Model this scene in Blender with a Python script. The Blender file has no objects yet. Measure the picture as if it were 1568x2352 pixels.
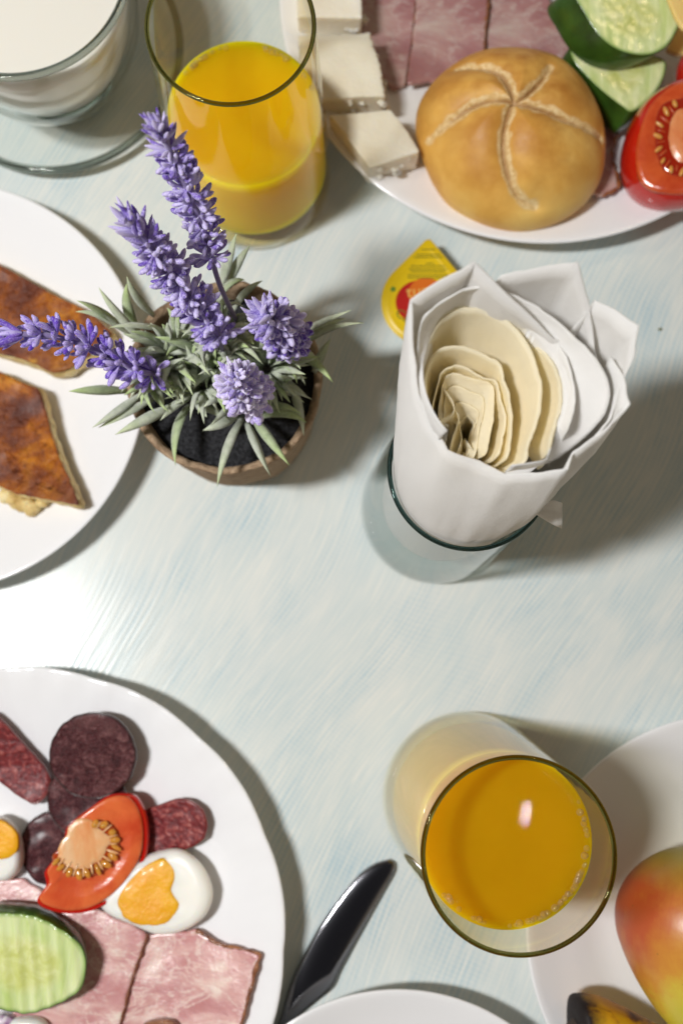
import bpy, math, random
from mathutils import Vector, Matrix, Euler, noise
R = random.Random(7)
scene = bpy.context.scene
COL = scene.collection
PI = math.pi

# ---------------------------------------------------------------- camera
H = 0.49
FPX = 2450.0                       # focal length for a picture 2352 units high
cam_d = bpy.data.cameras.new("camera")
cam = bpy.data.objects.new("camera", cam_d)
COL.objects.link(cam)
cam.location = (0, 0, H)
cam.rotation_euler = (math.radians(6.75), math.radians(-0.8), 0)
cam_d.sensor_fit = 'VERTICAL'
cam_d.sensor_height = 36
cam_d.lens = FPX / 2352 * 36
cam_d.clip_start = 0.01
cam_d.clip_end = 20
cam_d.dof.use_dof = True
cam_d.dof.focus_distance = 0.37
cam_d.dof.aperture_fstop = 7.5
scene.camera = cam

# ---------------------------------------------------------------- room light
w = bpy.data.worlds.new("World")
scene.world = w
w.use_nodes = True
wn = w.node_tree
wn.nodes.clear()
tc = wn.nodes.new('ShaderNodeTexCoord')
sp = wn.nodes.new('ShaderNodeSeparateXYZ')
rp = wn.nodes.new('ShaderNodeValToRGB')
bg = wn.nodes.new('ShaderNodeBackground')
wo = wn.nodes.new('ShaderNodeOutputWorld')
wn.links.new(tc.outputs['Generated'], sp.inputs[0])
wn.links.new(sp.outputs['Z'], rp.inputs[0])
wn.links.new(rp.outputs[0], bg.inputs[0])
wn.links.new(bg.outputs[0], wo.inputs[0])
rp.color_ramp.elements[0].position = 0.0
rp.color_ramp.elements[0].color = (0.29, 0.245, 0.185, 1)
rp.color_ramp.elements[1].position = 0.95
rp.color_ramp.elements[1].color = (0.022, 0.021, 0.023, 1)
e = rp.color_ramp.elements.new(0.6)
e.color = (0.20, 0.172, 0.132, 1)
bg.inputs[1].default_value = 1.0

def area(name, loc, target, sx, sy, power, col):
    d = bpy.data.lights.new(name, 'AREA')
    d.shape = 'RECTANGLE'; d.size = sx; d.size_y = sy
    d.energy = power; d.color = col
    o = bpy.data.objects.new(name, d); COL.objects.link(o)
    o.location = loc
    o.rotation_euler = (Vector(target) - Vector(loc)).to_track_quat('-Z', 'Y').to_euler()
    return o
area('flash_light', (-0.44, 0.01, 1.0), (0.02, 0.02, 0), 0.07, 0.16, 9.9, (1.0, 0.996, 0.99))
_q = (0.0706, -0.0617)
cl = area('ceiling_lamp', (_q[0]*5.64, _q[1]*5.64, 1.9), (0.05, -.05, 0), 0.004, 0.036, 0.07, (1.0, 0.90, 0.76))
cl.rotation_euler = (0, 0, math.radians(-14))
area('warm_ceiling_lamp', (0.55, 0.75, 1.5), (0, 0.1, 0), 0.12, 0.12, 0.8, (1.0, 0.72, 0.42))

scene.view_settings.view_transform = 'Standard'
scene.view_settings.look = 'None'
scene.view_settings.exposure = 0.11
scene.view_settings.gamma = 1
c = scene.cycles
c.use_denoising = True
c.max_bounces = 14
c.diffuse_bounces = 7
c.glossy_bounces = 6
c.transmission_bounces = 10
c.transparent_max_bounces = 24
c.caustics_refractive = True
c.caustics_reflective = True
c.sample_clamp_indirect = 3.0
c.blur_glossy = 0.5

# ---------------------------------------------------------------- helpers
CR = Euler(cam.rotation_euler).to_matrix()
def P(u, v, z=0.0):
    """a point of the place: the spot at height z seen at (u, v) of the 1568 x 2352 survey picture"""
    d = CR @ Vector(((u - 784) / FPX, -(v - 1176) / FPX, -1.0))
    t = (z - H) / d.z
    return Vector((d.x * t, d.y * t, z))
def depth(p):
    return -(CR.transposed() @ (Vector(p) - Vector((0, 0, H)))).z
def rad(px, p):
    return px / FPX * depth(p)

def link(o):
    COL.objects.link(o); return o
def tag(o, label, cat, group=None):
    o['label'] = label; o['category'] = cat
    if group: o['group'] = group
    return o
def thing(name, label, cat, loc, group=None):
    o = bpy.data.objects.new(name, None)
    o.empty_display_size = 0.01
    link(o); o.location = Vector(loc)
    return tag(o, label, cat, group)
def root_loc(o):
    while o.parent: o = o.parent
    return Vector(o.location)
def mesh(name, verts, faces, mat, parent=None, smooth=True, attrs=None):
    m = bpy.data.meshes.new(name)
    if parent is None:
        xs = [v[0] for v in verts]; ys = [v[1] for v in verts]; zs = [v[2] for v in verts]
        L = Vector(((min(xs)+max(xs))/2, (min(ys)+max(ys))/2, min(zs)))
    else:
        L = root_loc(parent)
    m.from_pydata([(v[0]-L.x, v[1]-L.y, v[2]-L.z) for v in verts], [], faces)
    m.materials.append(mat)
    if smooth:
        for p in m.polygons: p.use_smooth = True
    if attrs:
        for k, vals in attrs.items():
            a = m.attributes.new(k, 'FLOAT', 'POINT')
            a.data.foreach_set('value', vals)
    m.update()
    o = bpy.data.objects.new(name, m); link(o)
    if parent is None: o.location = L
    else: o.parent = parent
    return o

def crom(pts, n, closed=True):
    """smooth resample of a polyline of Vectors"""
    pts = [Vector(p) for p in pts]; N = len(pts); out = []
    segs = N if closed else N - 1
    for i in range(n):
        t = i / n * segs if closed else i / (n - 1) * segs
        k = min(int(t), segs - 1); f = t - k
        if closed: a, b, c_, d = pts[(k-1) % N], pts[k], pts[(k+1) % N], pts[(k+2) % N]
        else: a, b, c_, d = pts[max(k-1, 0)], pts[k], pts[k+1], pts[min(k+2, N-1)]
        out.append(0.5*((2*b) + (c_-a)*f + (2*a-5*b+4*c_-d)*f*f + (3*b-a-3*c_+d)*f**3))
    return out
def lin(pts, n, rnd=0.12):
    """even resample that keeps corners (slightly rounded)"""
    pts = [Vector(p) for p in pts]; N = len(pts); q = []
    for i in range(N):
        a, b, c_ = pts[i-1], pts[i], pts[(i+1) % N]
        q += [b + (a-b)*rnd, b + (a-b)*rnd*0.3 + (c_-b)*rnd*0.3, b + (c_-b)*rnd]
    L = [(q[(i+1) % len(q)] - q[i]).length for i in range(len(q))]
    T = sum(L); out = []; k = 0; acc = 0
    for i in range(n):
        s = i / n * T
        while acc + L[k] < s and k < len(q)-1: acc += L[k]; k += 1
        out.append(q[k].lerp(q[(k+1) % len(q)], (s-acc)/max(L[k], 1e-9)))
    return out

def px(pts, z):
    return [P(u, v, z) for u, v in pts]

def rings(name, mat, outline, prof, parent=None, zf=None, rough=0.0, edge=0.0, seed=0, centre=None, smooth=True):
    """outline: closed list; prof: (scale, z) from the top centre outwards and down to the bottom"""
    n = len(outline)
    c_ = centre or sum((Vector((p[0], p[1], 0)) for p in outline), Vector()) / n
    pr_ = [prof[0]]
    for a_, b_ in zip(prof, prof[1:]):
        q_ = max(1, math.ceil(abs(b_[0]-a_[0])/.045)) if b_[0] > a_[0] else 1
        for i_ in range(1, q_+1): pr_.append((a_[0]+(b_[0]-a_[0])*i_/q_, a_[1]+(b_[1]-a_[1])*i_/q_))
    prof = pr_
    V = []; F = []; rows = []
    so = Vector((seed*3.1, seed*1.7, seed))
    for s, z in prof:
        if s == 0:
            rows.append([len(V)]); V.append([c_[0], c_[1], z])
        else:
            row = []
            for p in outline:
                k = s
                if edge and s > 0.6:
                    k = s + edge * (s-0.6)/0.4 * noise.noise(Vector((p[0], p[1], 0))*260 + so)
                row.append(len(V))
                V.append([c_[0]+(p[0]-c_[0])*k, c_[1]+(p[1]-c_[1])*k, z])
            rows.append(row)
    for a, b in zip(rows, rows[1:]):
        if len(a) == 1 and len(b) == 1: continue
        for i in range(n):
            j = (i+1) % n
            if len(a) == 1: F.append((a[0], b[i], b[j]))
            elif len(b) == 1: F.append((a[i], b[0], a[j]))
            else: F.append((a[i], b[i], b[j], a[j]))
    for v in V:
        q = Vector(v)
        if rough:
            kk = min(1, math.hypot(q.x-c_[0], q.y-c_[1])/.010)
            v[2] += kk*(rough * noise.noise(q*150 + so) + rough*0.25*noise.noise(q*300 + so))
        if zf: v[2] += zf(v[0], v[1])
    return mesh(name, V, F, mat, parent, smooth)

def slab(z0, z1, b=0.03, n=4, dome=0.0):
    """profile of a slice: flat top, rounded edge, flat bottom"""
    p = [(0, z1+dome)]
    for i in range(1, n+1):
        s = i/n*(1-b); p.append((s, z1+dome*(1-(i/n)**2)))
    t = z1-z0
    p += [(1-b*0.3, z1-t*0.12), (1, z1-t*0.4), (1, z0+t*0.3), (1-b*0.5, z0), (0, z0)]
    return p

def lathe(name, mat, prof, loc, parent=None, seg=72, rmod=None, zmod=None, close=False):
    V = []; F = []
    n = len(prof)
    for r, z in prof:
        for i in range(seg):
            a = 2*PI*i/seg
            rr = r*(rmod(a, r, z) if rmod else 1); zz = z + (zmod(a, r, z) if zmod else 0)
            V.append((loc[0]+rr*math.cos(a), loc[1]+rr*math.sin(a), loc[2]+zz))
    for k in range(n if close else n-1):
        kk = (k+1) % n
        for i in range(seg):
            j = (i+1) % seg
            F.append((k*seg+i, k*seg+j, kk*seg+j, kk*seg+i))
    if not close and prof[0][0] > 0 and prof[0][0] < 1e-4: pass
    return mesh(name, V, F, mat, parent)

def tube(name, mat, pts, radii, parent=None, seg=8, flat=1.0, up=None):
    pts = [Vector(p) for p in pts]; V = []; F = []
    n = len(pts)
    for i, p in enumerate(pts):
        t = (pts[min(i+1, n-1)] - pts[max(i-1, 0)]).normalized()
        u_ = up or Vector((0, 0, 1))
        s = t.cross(u_)
        if s.length < 1e-3: s = t.cross(Vector((0, 1, 0)))
        s.normalize(); q = s.cross(t)
        r = radii[i] if isinstance(radii, (list, tuple)) else radii
        for k in range(seg):
            a = 2*PI*k/seg
            V.append(p + s*math.cos(a)*r + q*math.sin(a)*r*flat)
    for i in range(n-1):
        for k in range(seg):
            j = (k+1) % seg
            F.append((i*seg+k, i*seg+j, (i+1)*seg+j, (i+1)*seg+k))
    V.append(pts[0]); V.append(pts[-1])
    a, b = len(V)-2, len(V)-1
    for k in range(seg):
        j = (k+1) % seg
        F.append((a, j, k)); F.append((b, (n-1)*seg+k, (n-1)*seg+j))
    return mesh(name, V, F, mat, parent)

def ellipsoid_vf(c_, rx, ry, rz, M=None, seg=8, rg=6):
    V = []; F = []
    c_ = Vector(c_)
    for i in range(rg+1):
        th = PI*i/rg
        for k in range(seg):
            a = 2*PI*k/seg
            q = Vector((rx*math.sin(th)*math.cos(a), ry*math.sin(th)*math.sin(a), rz*math.cos(th)))
            if M: q = M @ q
            V.append(c_+q)
    for i in range(rg):
        for k in range(seg):
            j = (k+1) % seg
            F.append((i*seg+k, (i+1)*seg+k, (i+1)*seg+j, i*seg+j))
    return V, F
def ellipsoid(name, mat, c_, rx, ry, rz, parent=None, M=None, seg=10, rg=7):
    V, F = ellipsoid_vf(c_, rx, ry, rz, M, seg, rg)
    return mesh(name, V, F, mat, parent)
def join(parts):
    V = []; F = []
    for v, f in parts:
        o = len(V); V += v; F += [tuple(i+o for i in q) for q in f]
    return V, F

# ---------------------------------------------------------------- materials
class NB:
    def __init__(s, name):
        s.m = bpy.data.materials.new(name); s.m.use_nodes = True
        s.t = s.m.node_tree; s.t.nodes.clear()
        s.out = s.t.nodes.new('ShaderNodeOutputMaterial')
        s.co = s.t.nodes.new('ShaderNodeTexCoord').outputs['Object']
    def n(s, typ, ins=None, **props):
        x = s.t.nodes.new('ShaderNode'+typ)
        for k, v in props.items(): setattr(x, k, v)
        for k, v in (ins or {}).items():
            if isinstance(v, bpy.types.NodeSocket): s.t.links.new(v, x.inputs[k])
            else: x.inputs[k].default_value = v
        return x
    def noise(s, scale, detail=4, rough=.55, dist=0, co=None):
        return s.n('TexNoise', {'Vector': co or s.co, 'Scale': scale, 'Detail': detail, 'Roughness': rough, 'Distortion': dist}).outputs[0]
    def vor(s, scale, co=None, feature='F1'):
        return s.n('TexVoronoi', {'Vector': co or s.co, 'Scale': scale}, feature=feature).outputs[0]
    def map(s, scale=(1, 1, 1), rot=(0, 0, 0), co=None, loc=(0, 0, 0)):
        return s.n('Mapping', {'Vector': co or s.co, 'Scale': scale, 'Rotation': rot, 'Location': loc}).outputs[0]
    def ramp(s, fac, stops, interp='LINEAR'):
        x = s.n('ValToRGB', {'Fac': fac}); r = x.color_ramp; r.interpolation = interp
        while len(r.elements) < len(stops): r.elements.new(0.5)
        for el, (p, col) in zip(r.elements, stops):
            el.position = p
            el.color = (col, col, col, 1) if isinstance(col, (int, float)) else (*col, 1)
        return x.outputs[0]
    def mix(s, fac, a, b, mode='MIX'):
        x = s.n('Mix', data_type='RGBA', blend_type=mode)
        for k, v in ((0, fac), (6, a), (7, b)):
            if isinstance(v, bpy.types.NodeSocket): s.t.links.new(v, x.inputs[k])
            else: x.inputs[k].default_value = v if k == 0 else (*v, 1)
        return x.outputs[2]
    def math(s, op, a, b=0.0, clamp=False):
        x = s.n('Math', operation=op, use_clamp=clamp)
        for k, v in ((0, a), (1, b)):
            if isinstance(v, bpy.types.NodeSocket): s.t.links.new(v, x.inputs[k])
            else: x.inputs[k].default_value = v
        return x.outputs[0]
    def bump(s, h, strength=.3, dist=.001, normal=None):
        i = {'Height': h, 'Strength': strength, 'Distance': dist}
        if normal: i['Normal'] = normal
        return s.n('Bump', i).outputs[0]
    def attr(s, name):
        return s.n('Attribute', attribute_name=name).outputs['Fac']
    def pr(s, **kw):
        ins = {}
        names = dict(col='Base Color', rough='Roughness', normal='Normal', sss='Subsurface Weight', sr='Subsurface Radius', ss='Subsurface Scale',
                     coat='Coat Weight', cr='Coat Roughness', metal='Metallic', sheen='Sheen Weight', sh_r='Sheen Roughness', sh_t='Sheen Tint',
                     ior='IOR', tr='Transmission Weight', spec='Specular IOR Level', alpha='Alpha', aniso='Anisotropic')
        for k, v in kw.items():
            if k in ('col', 'sh_t') and not isinstance(v, bpy.types.NodeSocket): v = (*v, 1)
            ins[names[k]] = v
        p = s.n('BsdfPrincipled', ins)
        s.t.links.new(p.outputs[0], s.out.inputs[0])
        return p
    def surf(s, sock):
        s.t.links.new(sock, s.out.inputs[0]); return s.m

def plain(name, col, rough=.5, **kw):
    b = NB(name); b.pr(col=col, rough=rough, **kw); return b.m

def table_mat():
    b = NB('whitewashed_wood')
    warp = b.n('TexNoise', {'Vector': b.co, 'Scale': 5.0, 'Detail': 1.5}).outputs['Color']
    wv = b.n('VectorMath', {0: warp, 1: (0.5, 0.5, 0.5)}, operation='SUBTRACT').outputs[0]
    wv = b.n('VectorMath', {0: wv, 3: 0.055}, operation='SCALE').outputs[0]
    co = b.n('VectorMath', {0: b.co, 1: wv}, operation='ADD').outputs[0]
    rot = b.map(rot=(0, 0, math.radians(-60)), co=co)          # x along the strokes now
    sx = b.n('SeparateXYZ', {0: rot})
    wob = b.noise(1, 2, .5, co=b.map(scale=(10, 34, 1), co=rot))
    wob2 = b.noise(1, 2, .5, co=b.map(scale=(40, 14, 1), co=rot))
    def comb(ax, period, w_, amp):
        ph = b.math('ADD', b.math('MULTIPLY', sx.outputs[ax], 2*PI/period), b.math('MULTIPLY', w_, amp))
        return b.math('ADD', b.math('MULTIPLY', b.math('SINE', ph), .5), .5)
    lines = comb(1, .0025, wob, 15)
    cross = comb(0, .0021, wob2, 12)
    strokes = b.noise(1, 3, .6, co=b.map(scale=(16, 330, 1), co=rot))
    fine = b.noise(1, 2, .6, co=b.map(scale=(40, 900, 1), co=rot))
    broad = b.noise(1, 4, .6, .6, co=b.map(scale=(5, 30, 1), co=rot))
    patch = b.noise(1, 5, .62, .3, co=b.map(scale=(9, 26, 1), co=rot, loc=(0.9, 1.3, 0)))
    gate = b.noise(1, 3, .6, .3, co=b.map(scale=(14, 22, 1), co=rot, loc=(3.9, .3, 0)))
    mott = b.noise(520, 3, .7)
    patch_m = b.ramp(patch, [(.40, 0), (.66, 1)])
    gate_m = b.ramp(gate, [(.38, 0), (.60, 1)])
    br_m = b.ramp(broad, [(.40, 0), (.62, 1)])
    base = b.mix(br_m, (.635, .69, .675), (.715, .735, .70))
    tex = b.math('ADD', b.math('MULTIPLY', b.math('MULTIPLY', lines, gate_m), .85), b.math('MULTIPLY', b.math('MULTIPLY', cross, gate_m), .35))
    tex = b.math('ADD', tex, b.math('MULTIPLY', b.ramp(strokes, [(.42, 0), (.60, 1)]), .16))
    weave = b.math('MULTIPLY', tex, b.math('ADD', b.math('MULTIPLY', patch_m, .85), .22), True)
    weave = b.math('MULTIPLY', weave, b.math('ADD', mott, .35))
    blue = b.mix(fine, (.36, .52, .60), (.46, .59, .64))
    col = b.mix(weave, base, blue)
    crm = b.math('MULTIPLY', b.ramp(fine, [(.50, 0), (.64, 1)]), .50)
    col = b.mix(crm, col, (.80, .79, .73))
    hair = b.noise(1, 2, .6, co=b.map(scale=(60, 1500, 1), co=rot))
    col = b.mix(b.math('MULTIPLY', b.ramp(hair, [(.55, 0), (.70, 1)]), .22), col, (.52, .60, .60))
    speck = b.ramp(b.vor(95), [(.0, 1), (.035, 0)])
    dirt = b.math('MULTIPLY', speck, b.ramp(b.noise(24), [(.62, 0), (.68, .5)]))
    col = b.mix(dirt, col, (.25, .2, .12))
    hgt = b.math('ADD', b.math('MULTIPLY', strokes, .8), b.math('ADD', b.math('MULTIPLY', b.math('MULTIPLY', lines, gate_m), -.25), b.math('MULTIPLY', fine, .4)))
    b.pr(col=col, rough=b.ramp(broad, [(0, .17), (1, .23)]), normal=b.bump(hgt, .17, .0005), spec=.15)
    return b.m

def glass_wall(name, tint=(.93, .955, .94), edge=(.35, .42, .38), ior=1.5, rough=0.0, streak=False):
    """thin drinking-glass wall: clear, mirrors more and absorbs more the flatter it is looked through"""
    b = NB(name)
    lw = b.n('LayerWeight', {'Blend': .5}).outputs['Facing']
    colr = b.mix(b.ramp(lw, [(.72, 0), (.985, 1)]), tint, edge)
    tr = b.n('BsdfTransparent', {'Color': colr}).outputs[0]
    nor = b.bump(b.noise(60, 1), .10, .001)
    gl = b.n('BsdfGlossy', {'Color': (1, 1, 1, 1), 'Roughness': rough, 'Normal': nor}).outputs[0]
    bf = b.n('NewGeometry').outputs['Backfacing']
    eta = b.math('ADD', ior, b.math('MULTIPLY', bf, 1/ior - ior))   # a thin sheet mirrors alike from both sides
    fr = b.n('Fresnel', {'IOR': eta}).outputs[0]
    ms = b.n('MixShader', {0: fr, 1: tr, 2: gl}).outputs[0]
    return b.surf(ms)
def real_glass(name, col=(.86, .93, .89), rough=0.0, ior=1.5):
    b = NB(name)
    return b.surf(b.n('BsdfGlass', {'Color': (*col, 1), 'Roughness': rough, 'IOR': ior}).outputs[0])

def juice_mat(name, col, deep, spec=.5):
    b = NB(name)
    nz = b.noise(45, 3)
    b.pr(col=b.mix(b.ramp(nz, [(.35, 0), (.7, 1)]), col, deep), rough=.01, sss=.95, sr=(.040, .026, .008), ss=1.0, ior=1.34, spec=spec)
    return b.m

def food(name, stops, scale=60, rough=.4, bump=.3, bscale=None, detail=5, dist=.4, sss=.15, coat=.0, stretch=(1, 1, 1), rot=0, bd=.001, extra=None, cr=.15):
    b = NB(name)
    co = b.map(scale=stretch, rot=(0, 0, rot)) if (stretch != (1, 1, 1) or rot) else b.co
    nz = b.noise(scale, detail, .6, dist, co=co)
    col = b.ramp(nz, stops)
    if extra:                                   # (scale, lo, hi, colour): second layer of blotches
        for sc, lo, hi, cc in extra:
            col = b.mix(b.ramp(b.noise(sc, 4, .6, .3), [(lo, 0), (hi, 1)]), col, cc)
    bn = b.noise(bscale or scale*3, 5, .6)
    b.pr(col=col, rough=rough, sss=sss, sr=(.006, .003, .0015), ss=1.0, coat=coat, cr=cr, normal=b.bump(bn, bump, bd))
    return b.m

M_TABLE = table_mat()
def opal():
    b = NB('white_opal_glass')
    b.pr(col=(.86, .865, .885), rough=.11, sss=.2, sr=(.004, .004, .004), ss=1.0, coat=.3, cr=.05, normal=b.bump(b.noise(14, 1), .12, .002))
    return b.m
M_PLATE = opal()

# ---------------------------------------------------------------- table
tb = mesh('table_top', [(-1.2, -1.2, -.03), (1.2, -1.2, -.03), (1.2, 1.2, -.03), (-1.2, 1.2, -.03), (-1.2, -1.2, 0), (1.2, -1.2, 0), (1.2, 1.2, 0), (-1.2, 1.2, 0)],
          [(4, 5, 6, 7), (3, 2, 1, 0), (0, 1, 5, 4), (1, 2, 6, 5), (2, 3, 7, 6), (3, 0, 4, 7)], M_TABLE, None, False)
tb['kind'] = 'structure'

# ---------------------------------------------------------------- plates
def plate(name, label, u, v, rpx, h=.021, lobes=0, amp=0, ph=0, well=.66):
    cz = P(u, v, h); Rr = rad(rpx, cz)
    w_ = well*Rr
    prof = [(0.0001, .0045), (w_*.5, .0045), (w_*.85, .0047), (w_*.95, .0056), (w_*1.03, .0078), (Rr*.80, .0125), (Rr*.90, .0165), (Rr*.96, h-.0012),
            (Rr*.985, h-.0002), (Rr*.996, h), (Rr, h-.0006), (Rr*.997, h-.0016), (Rr*.97, h-.0042), (Rr*.86, .0115), (w_*1.03, .0040), (w_*.93, .0012), (w_*.88, .0006), (w_*.84, .0018), (0.0001, .0020)]
    rm = None; zm = None
    if lobes:
        def rm(a, r, z): return 1 + (amp * max(0, (r/Rr-.7)/.3) * (abs(math.sin((a+ph)*lobes/2)) ** .7 - .6))
        def zm(a, r, z): return .0006*max(0, (r/Rr-.66)/.34)*math.sin(a*lobes*3 + r*220)
    o = lathe(name, M_PLATE, prof, (cz.x, cz.y, 0), None, 144, rm, zm)
    return o, Vector((cz.x, cz.y, 0)), Rr
def zpl(z_): return z_

pA, cA, RA = plate('plate', 'big white plate of cold cuts, egg and tomato wedge', 35, 2160, 620, lobes=14, amp=.010, ph=.05)
tag(pA, 'big white plate under the sausage slices, tomato wedge and egg', 'plate', 'white opal plates')
pB, cB, RB = plate('plate', '', -150, 878, 484)
tag(pB, 'white plate under the two browned omelette slices', 'plate', 'white opal plates')
pC, cC, RC = plate('plate', '', 1236, -15, 595)
tag(pC, 'white plate under the bread roll and white cheese', 'plate', 'white opal plates')
pD, cD, RD = plate('plate', '', 1700, 2140, 494)
tag(pD, 'white plate holding the blushed fruit and the banana', 'plate', 'white opal plates')
pE, cE, RE = plate('plate', '', 915, 2776, 481)
tag(pE, 'empty white plate of which only the rim shows right of the knife', 'plate', 'white opal plates')

def drape(cz, Rr, k=1.0):
    w_ = .66*Rr
    T = [(0, .0047), (w_*.85, .0047), (w_*.95, .0056), (w_*1.03, .0078), (Rr*.80, .0125), (Rr*.90, .0165), (Rr, .021), (Rr*3, .021)]
    def f(x, y):
        d = math.hypot(x-cz.x, y-cz.y)
        for a, b_ in zip(T, T[1:]):
            if d <= b_[0]: return k*(a[1]+(b_[1]-a[1])*(d-a[0])/(b_[0]-a[0]) - .0047)
        return k*(.021-.0047)
    return f
DR_A = drape(cA, RA); DR_B = drape(cB, RB); DR_C = drape(cC, RC); DR_D = drape(cD, RD)
def pxd(pts, z, dr):
    out = []
    for u, v in pts:
        p = P(u, v, z)
        if dr:
            for _ in range(3):
                h_ = dr(p.x, p.y); p = P(u, v, z+h_)
            p = Vector((p.x, p.y, z))
        out.append(p)
    return out

# ---------------------------------------------------------------- drinking glasses
def circ_prof(cz, r, n=10):
    return [(cz[0]+r*math.cos(2*PI*i/n), cz[1]+r*math.sin(2*PI*i/n)) for i in range(n)]

def tumbler(name, label, base_px, h, r0, r1, wall_mat, rim_mat, base_mat, juice=None, lean=(0, 0), group=None, belly=0.0, jr=.0018, base_t=.009):
    """straight glass, wider at the foot than at the rim"""
    b0 = P(base_px[0], base_px[1], 0)
    t = thing(name, label, 'glass', b0, group)
    def rz(z):
        f = z/h
        return r0 + (r1-r0)*f + belly*math.sin(PI*f)
    prof = [(r0*.80, .0006), (r0*.93, .0006), (r0*.985, .003)] + [(rz(h*i/14), h*i/14) for i in range(1, 15)]
    lathe('outer_wall', wall_mat, prof, b0, t, 96)
    if base_mat:
        th = base_t
        lathe('glass_base', base_mat, [(0.0001, .0012), (r0*.78, .0010), (r0*.90, .0012), (r0*.955, .004), (r0*.955, th), (r0*.90, th+.001), (r0*.6, th-.001), (0.0001, th-.0015)], b0, t, 80)
    lathe('rim', rim_mat, [(x, y) for x, y in circ_prof((rz(h)-.0007, h), .00085, 10)], b0, t, 128, close=True)
    if juice:
        lvl, mat = juice
        lathe('juice', mat[0], [(0.0001, base_t+.0015), (rz(.01)-.007, base_t+.0015), (rz(.01)-jr-.0028, base_t+.004)] +
              [(rz(base_t+(lvl-base_t)*i/8)-jr, base_t+(lvl-base_t)*i/8) for i in range(1, 8)] +
              [(rz(lvl)-jr, lvl+.0008), (rz(lvl)-jr-.0012, lvl+.0001), (rz(lvl)-jr-.003, lvl-.0003), (rz(lvl)-jr-.0035, lvl-.0003), (rz(lvl)*.6, lvl-.0003), (0.0001, lvl-.0003)], b0, t, 96)
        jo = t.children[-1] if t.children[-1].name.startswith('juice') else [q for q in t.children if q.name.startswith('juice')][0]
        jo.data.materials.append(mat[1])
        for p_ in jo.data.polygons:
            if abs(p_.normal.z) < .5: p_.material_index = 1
    return t, b0, rz

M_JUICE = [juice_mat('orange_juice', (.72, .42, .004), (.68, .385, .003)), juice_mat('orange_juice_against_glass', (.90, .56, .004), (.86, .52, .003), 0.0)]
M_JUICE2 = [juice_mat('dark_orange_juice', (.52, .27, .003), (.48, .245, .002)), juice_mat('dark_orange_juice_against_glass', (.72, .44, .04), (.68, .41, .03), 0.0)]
M_WALL = glass_wall('clear_glass_wall', (.985, .98, .93), (.80, .74, .50), 1.25)
M_WALLB = glass_wall('juice_tinted_glass_wall', (.985, .97, .86), (.86, .80, .50), 1.36)  # yellow tint stands in for light refracted through the juice
M_WALLG = glass_wall('grey_green_glass_wall', (.90, .925, .92), (.34, .42, .41), 1.35)
M_RIM = real_glass('rim_glass', (.42, .42, .24))
M_RIMG = real_glass('rim_glass_green', (.26, .34, .33))
M_BASE = glass_wall('thick_base_glass', (.95, .90, .74), (.72, .60, .30), 1.25)  # base yellowed to imitate the juice refracted in it
M_BASEG = glass_wall('thick_base_glass_grey', (.78, .84, .83), (.32, .40, .39), 1.3)

tA, bA, rzA = tumbler('juice_glass', 'tall glass of bright orange juice behind the lavender pot', (584, 408), .128, .0372, .0308, M_WALL, M_RIM, M_BASE,
                      (.063, M_JUICE), group='glasses of orange juice', jr=.0020)
tB, bB, rzB = tumbler('juice_glass', 'glass of orange juice between the knife and the fruit plate', (1072, 1830), .130, .0385, .0322, M_WALLB, M_RIM, M_BASE,
                      (.103, M_JUICE2), group='glasses of orange juice', jr=.0030)
tN, bN, rzN = tumbler('napkin_glass', 'clear glass holding the rolled paper napkins', (1000, 1170), .118, .0352, .0290, M_WALLG, M_RIMG, M_BASEG)

b = NB('bubble_film')
lw_ = b.n('LayerWeight', {'Blend': .5}).outputs['Facing']
mx_ = b.n('MixShader', {0: b.ramp(lw_, [(.35, .05), (.95, .75)]), 1: b.n('BsdfTransparent').outputs[0], 2: b.n('BsdfDiffuse', {'Color': (.92, .78, .42, 1)}).outputs[0]}).outputs[0]
M_BUB = b.surf(b.n('MixShader', {0: b.n('Fresnel', {'IOR': 1.5}).outputs[0], 1: mx_, 2: b.n('BsdfGlossy', {'Roughness': .05}).outputs[0]}).outputs[0])
def bubbles(t, b0, rr, z, spans, n, seed):
    r_ = random.Random(seed)
    for k in range(n):
        lo, hi = r_.choice(spans)
        a = math.radians(r_.uniform(lo, hi)); s = r_.uniform(.0006, .0014)
        q = rr - s*r_.uniform(1, 1.6) - .0004
        V, F = ellipsoid_vf((b0.x+q*math.cos(a), b0.y+q*math.sin(a), z+s*.35), s, s, s*.85, None, 10, 6)
        mesh('bubble', V, F, M_BUB, t)
bubbles(tA, bA, rzA(.063)-.002, .063, [(20, 75), (100, 160)], 36, 3)
bubbles(tB, bB, rzB(.103)-.003, .103, [(-55, 35), (-140, -60)], 52, 4)

# --- cup of milk on its glass saucer
M_MILK = plain('milk', (.80, .775, .70), .12, sss=.4, sr=(.006, .005, .004), ss=1.0)
M_CUPW = glass_wall('cup_glass_wall', (.985, .988, .98), (.55, .56, .52), 1.2)
M_RINGD = real_glass('cup_rim_glass', (.60, .63, .60))
sc_ = P(118, 110, .010)
ts = thing('glass_saucer', 'clear glass saucer under the cup of milk', 'saucer', (sc_.x, sc_.y, 0))
Rs = rad(300, sc_)
lathe('saucer_dish', M_CUPW, [(0.0001, .003), (.022, .003), (.026, .0036), (Rs*.7, .0052), (Rs*.94, .0095), (Rs-.001, .011), (Rs-.0015, .0085), (Rs*.9, .0065), (Rs*.6, .0022), (.03, .0010), (0.0001, .0010)], (sc_.x, sc_.y, 0), ts, 128)
lathe('rim', M_RINGD, circ_prof((Rs-.0012, .0100), .0019, 12), (sc_.x, sc_.y, 0), ts, 144, close=True)
mc = P(145, 176, .005)
tm = thing('milk_cup', 'footed clear glass cup full of milk', 'cup', (mc.x, mc.y, .0045))
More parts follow.
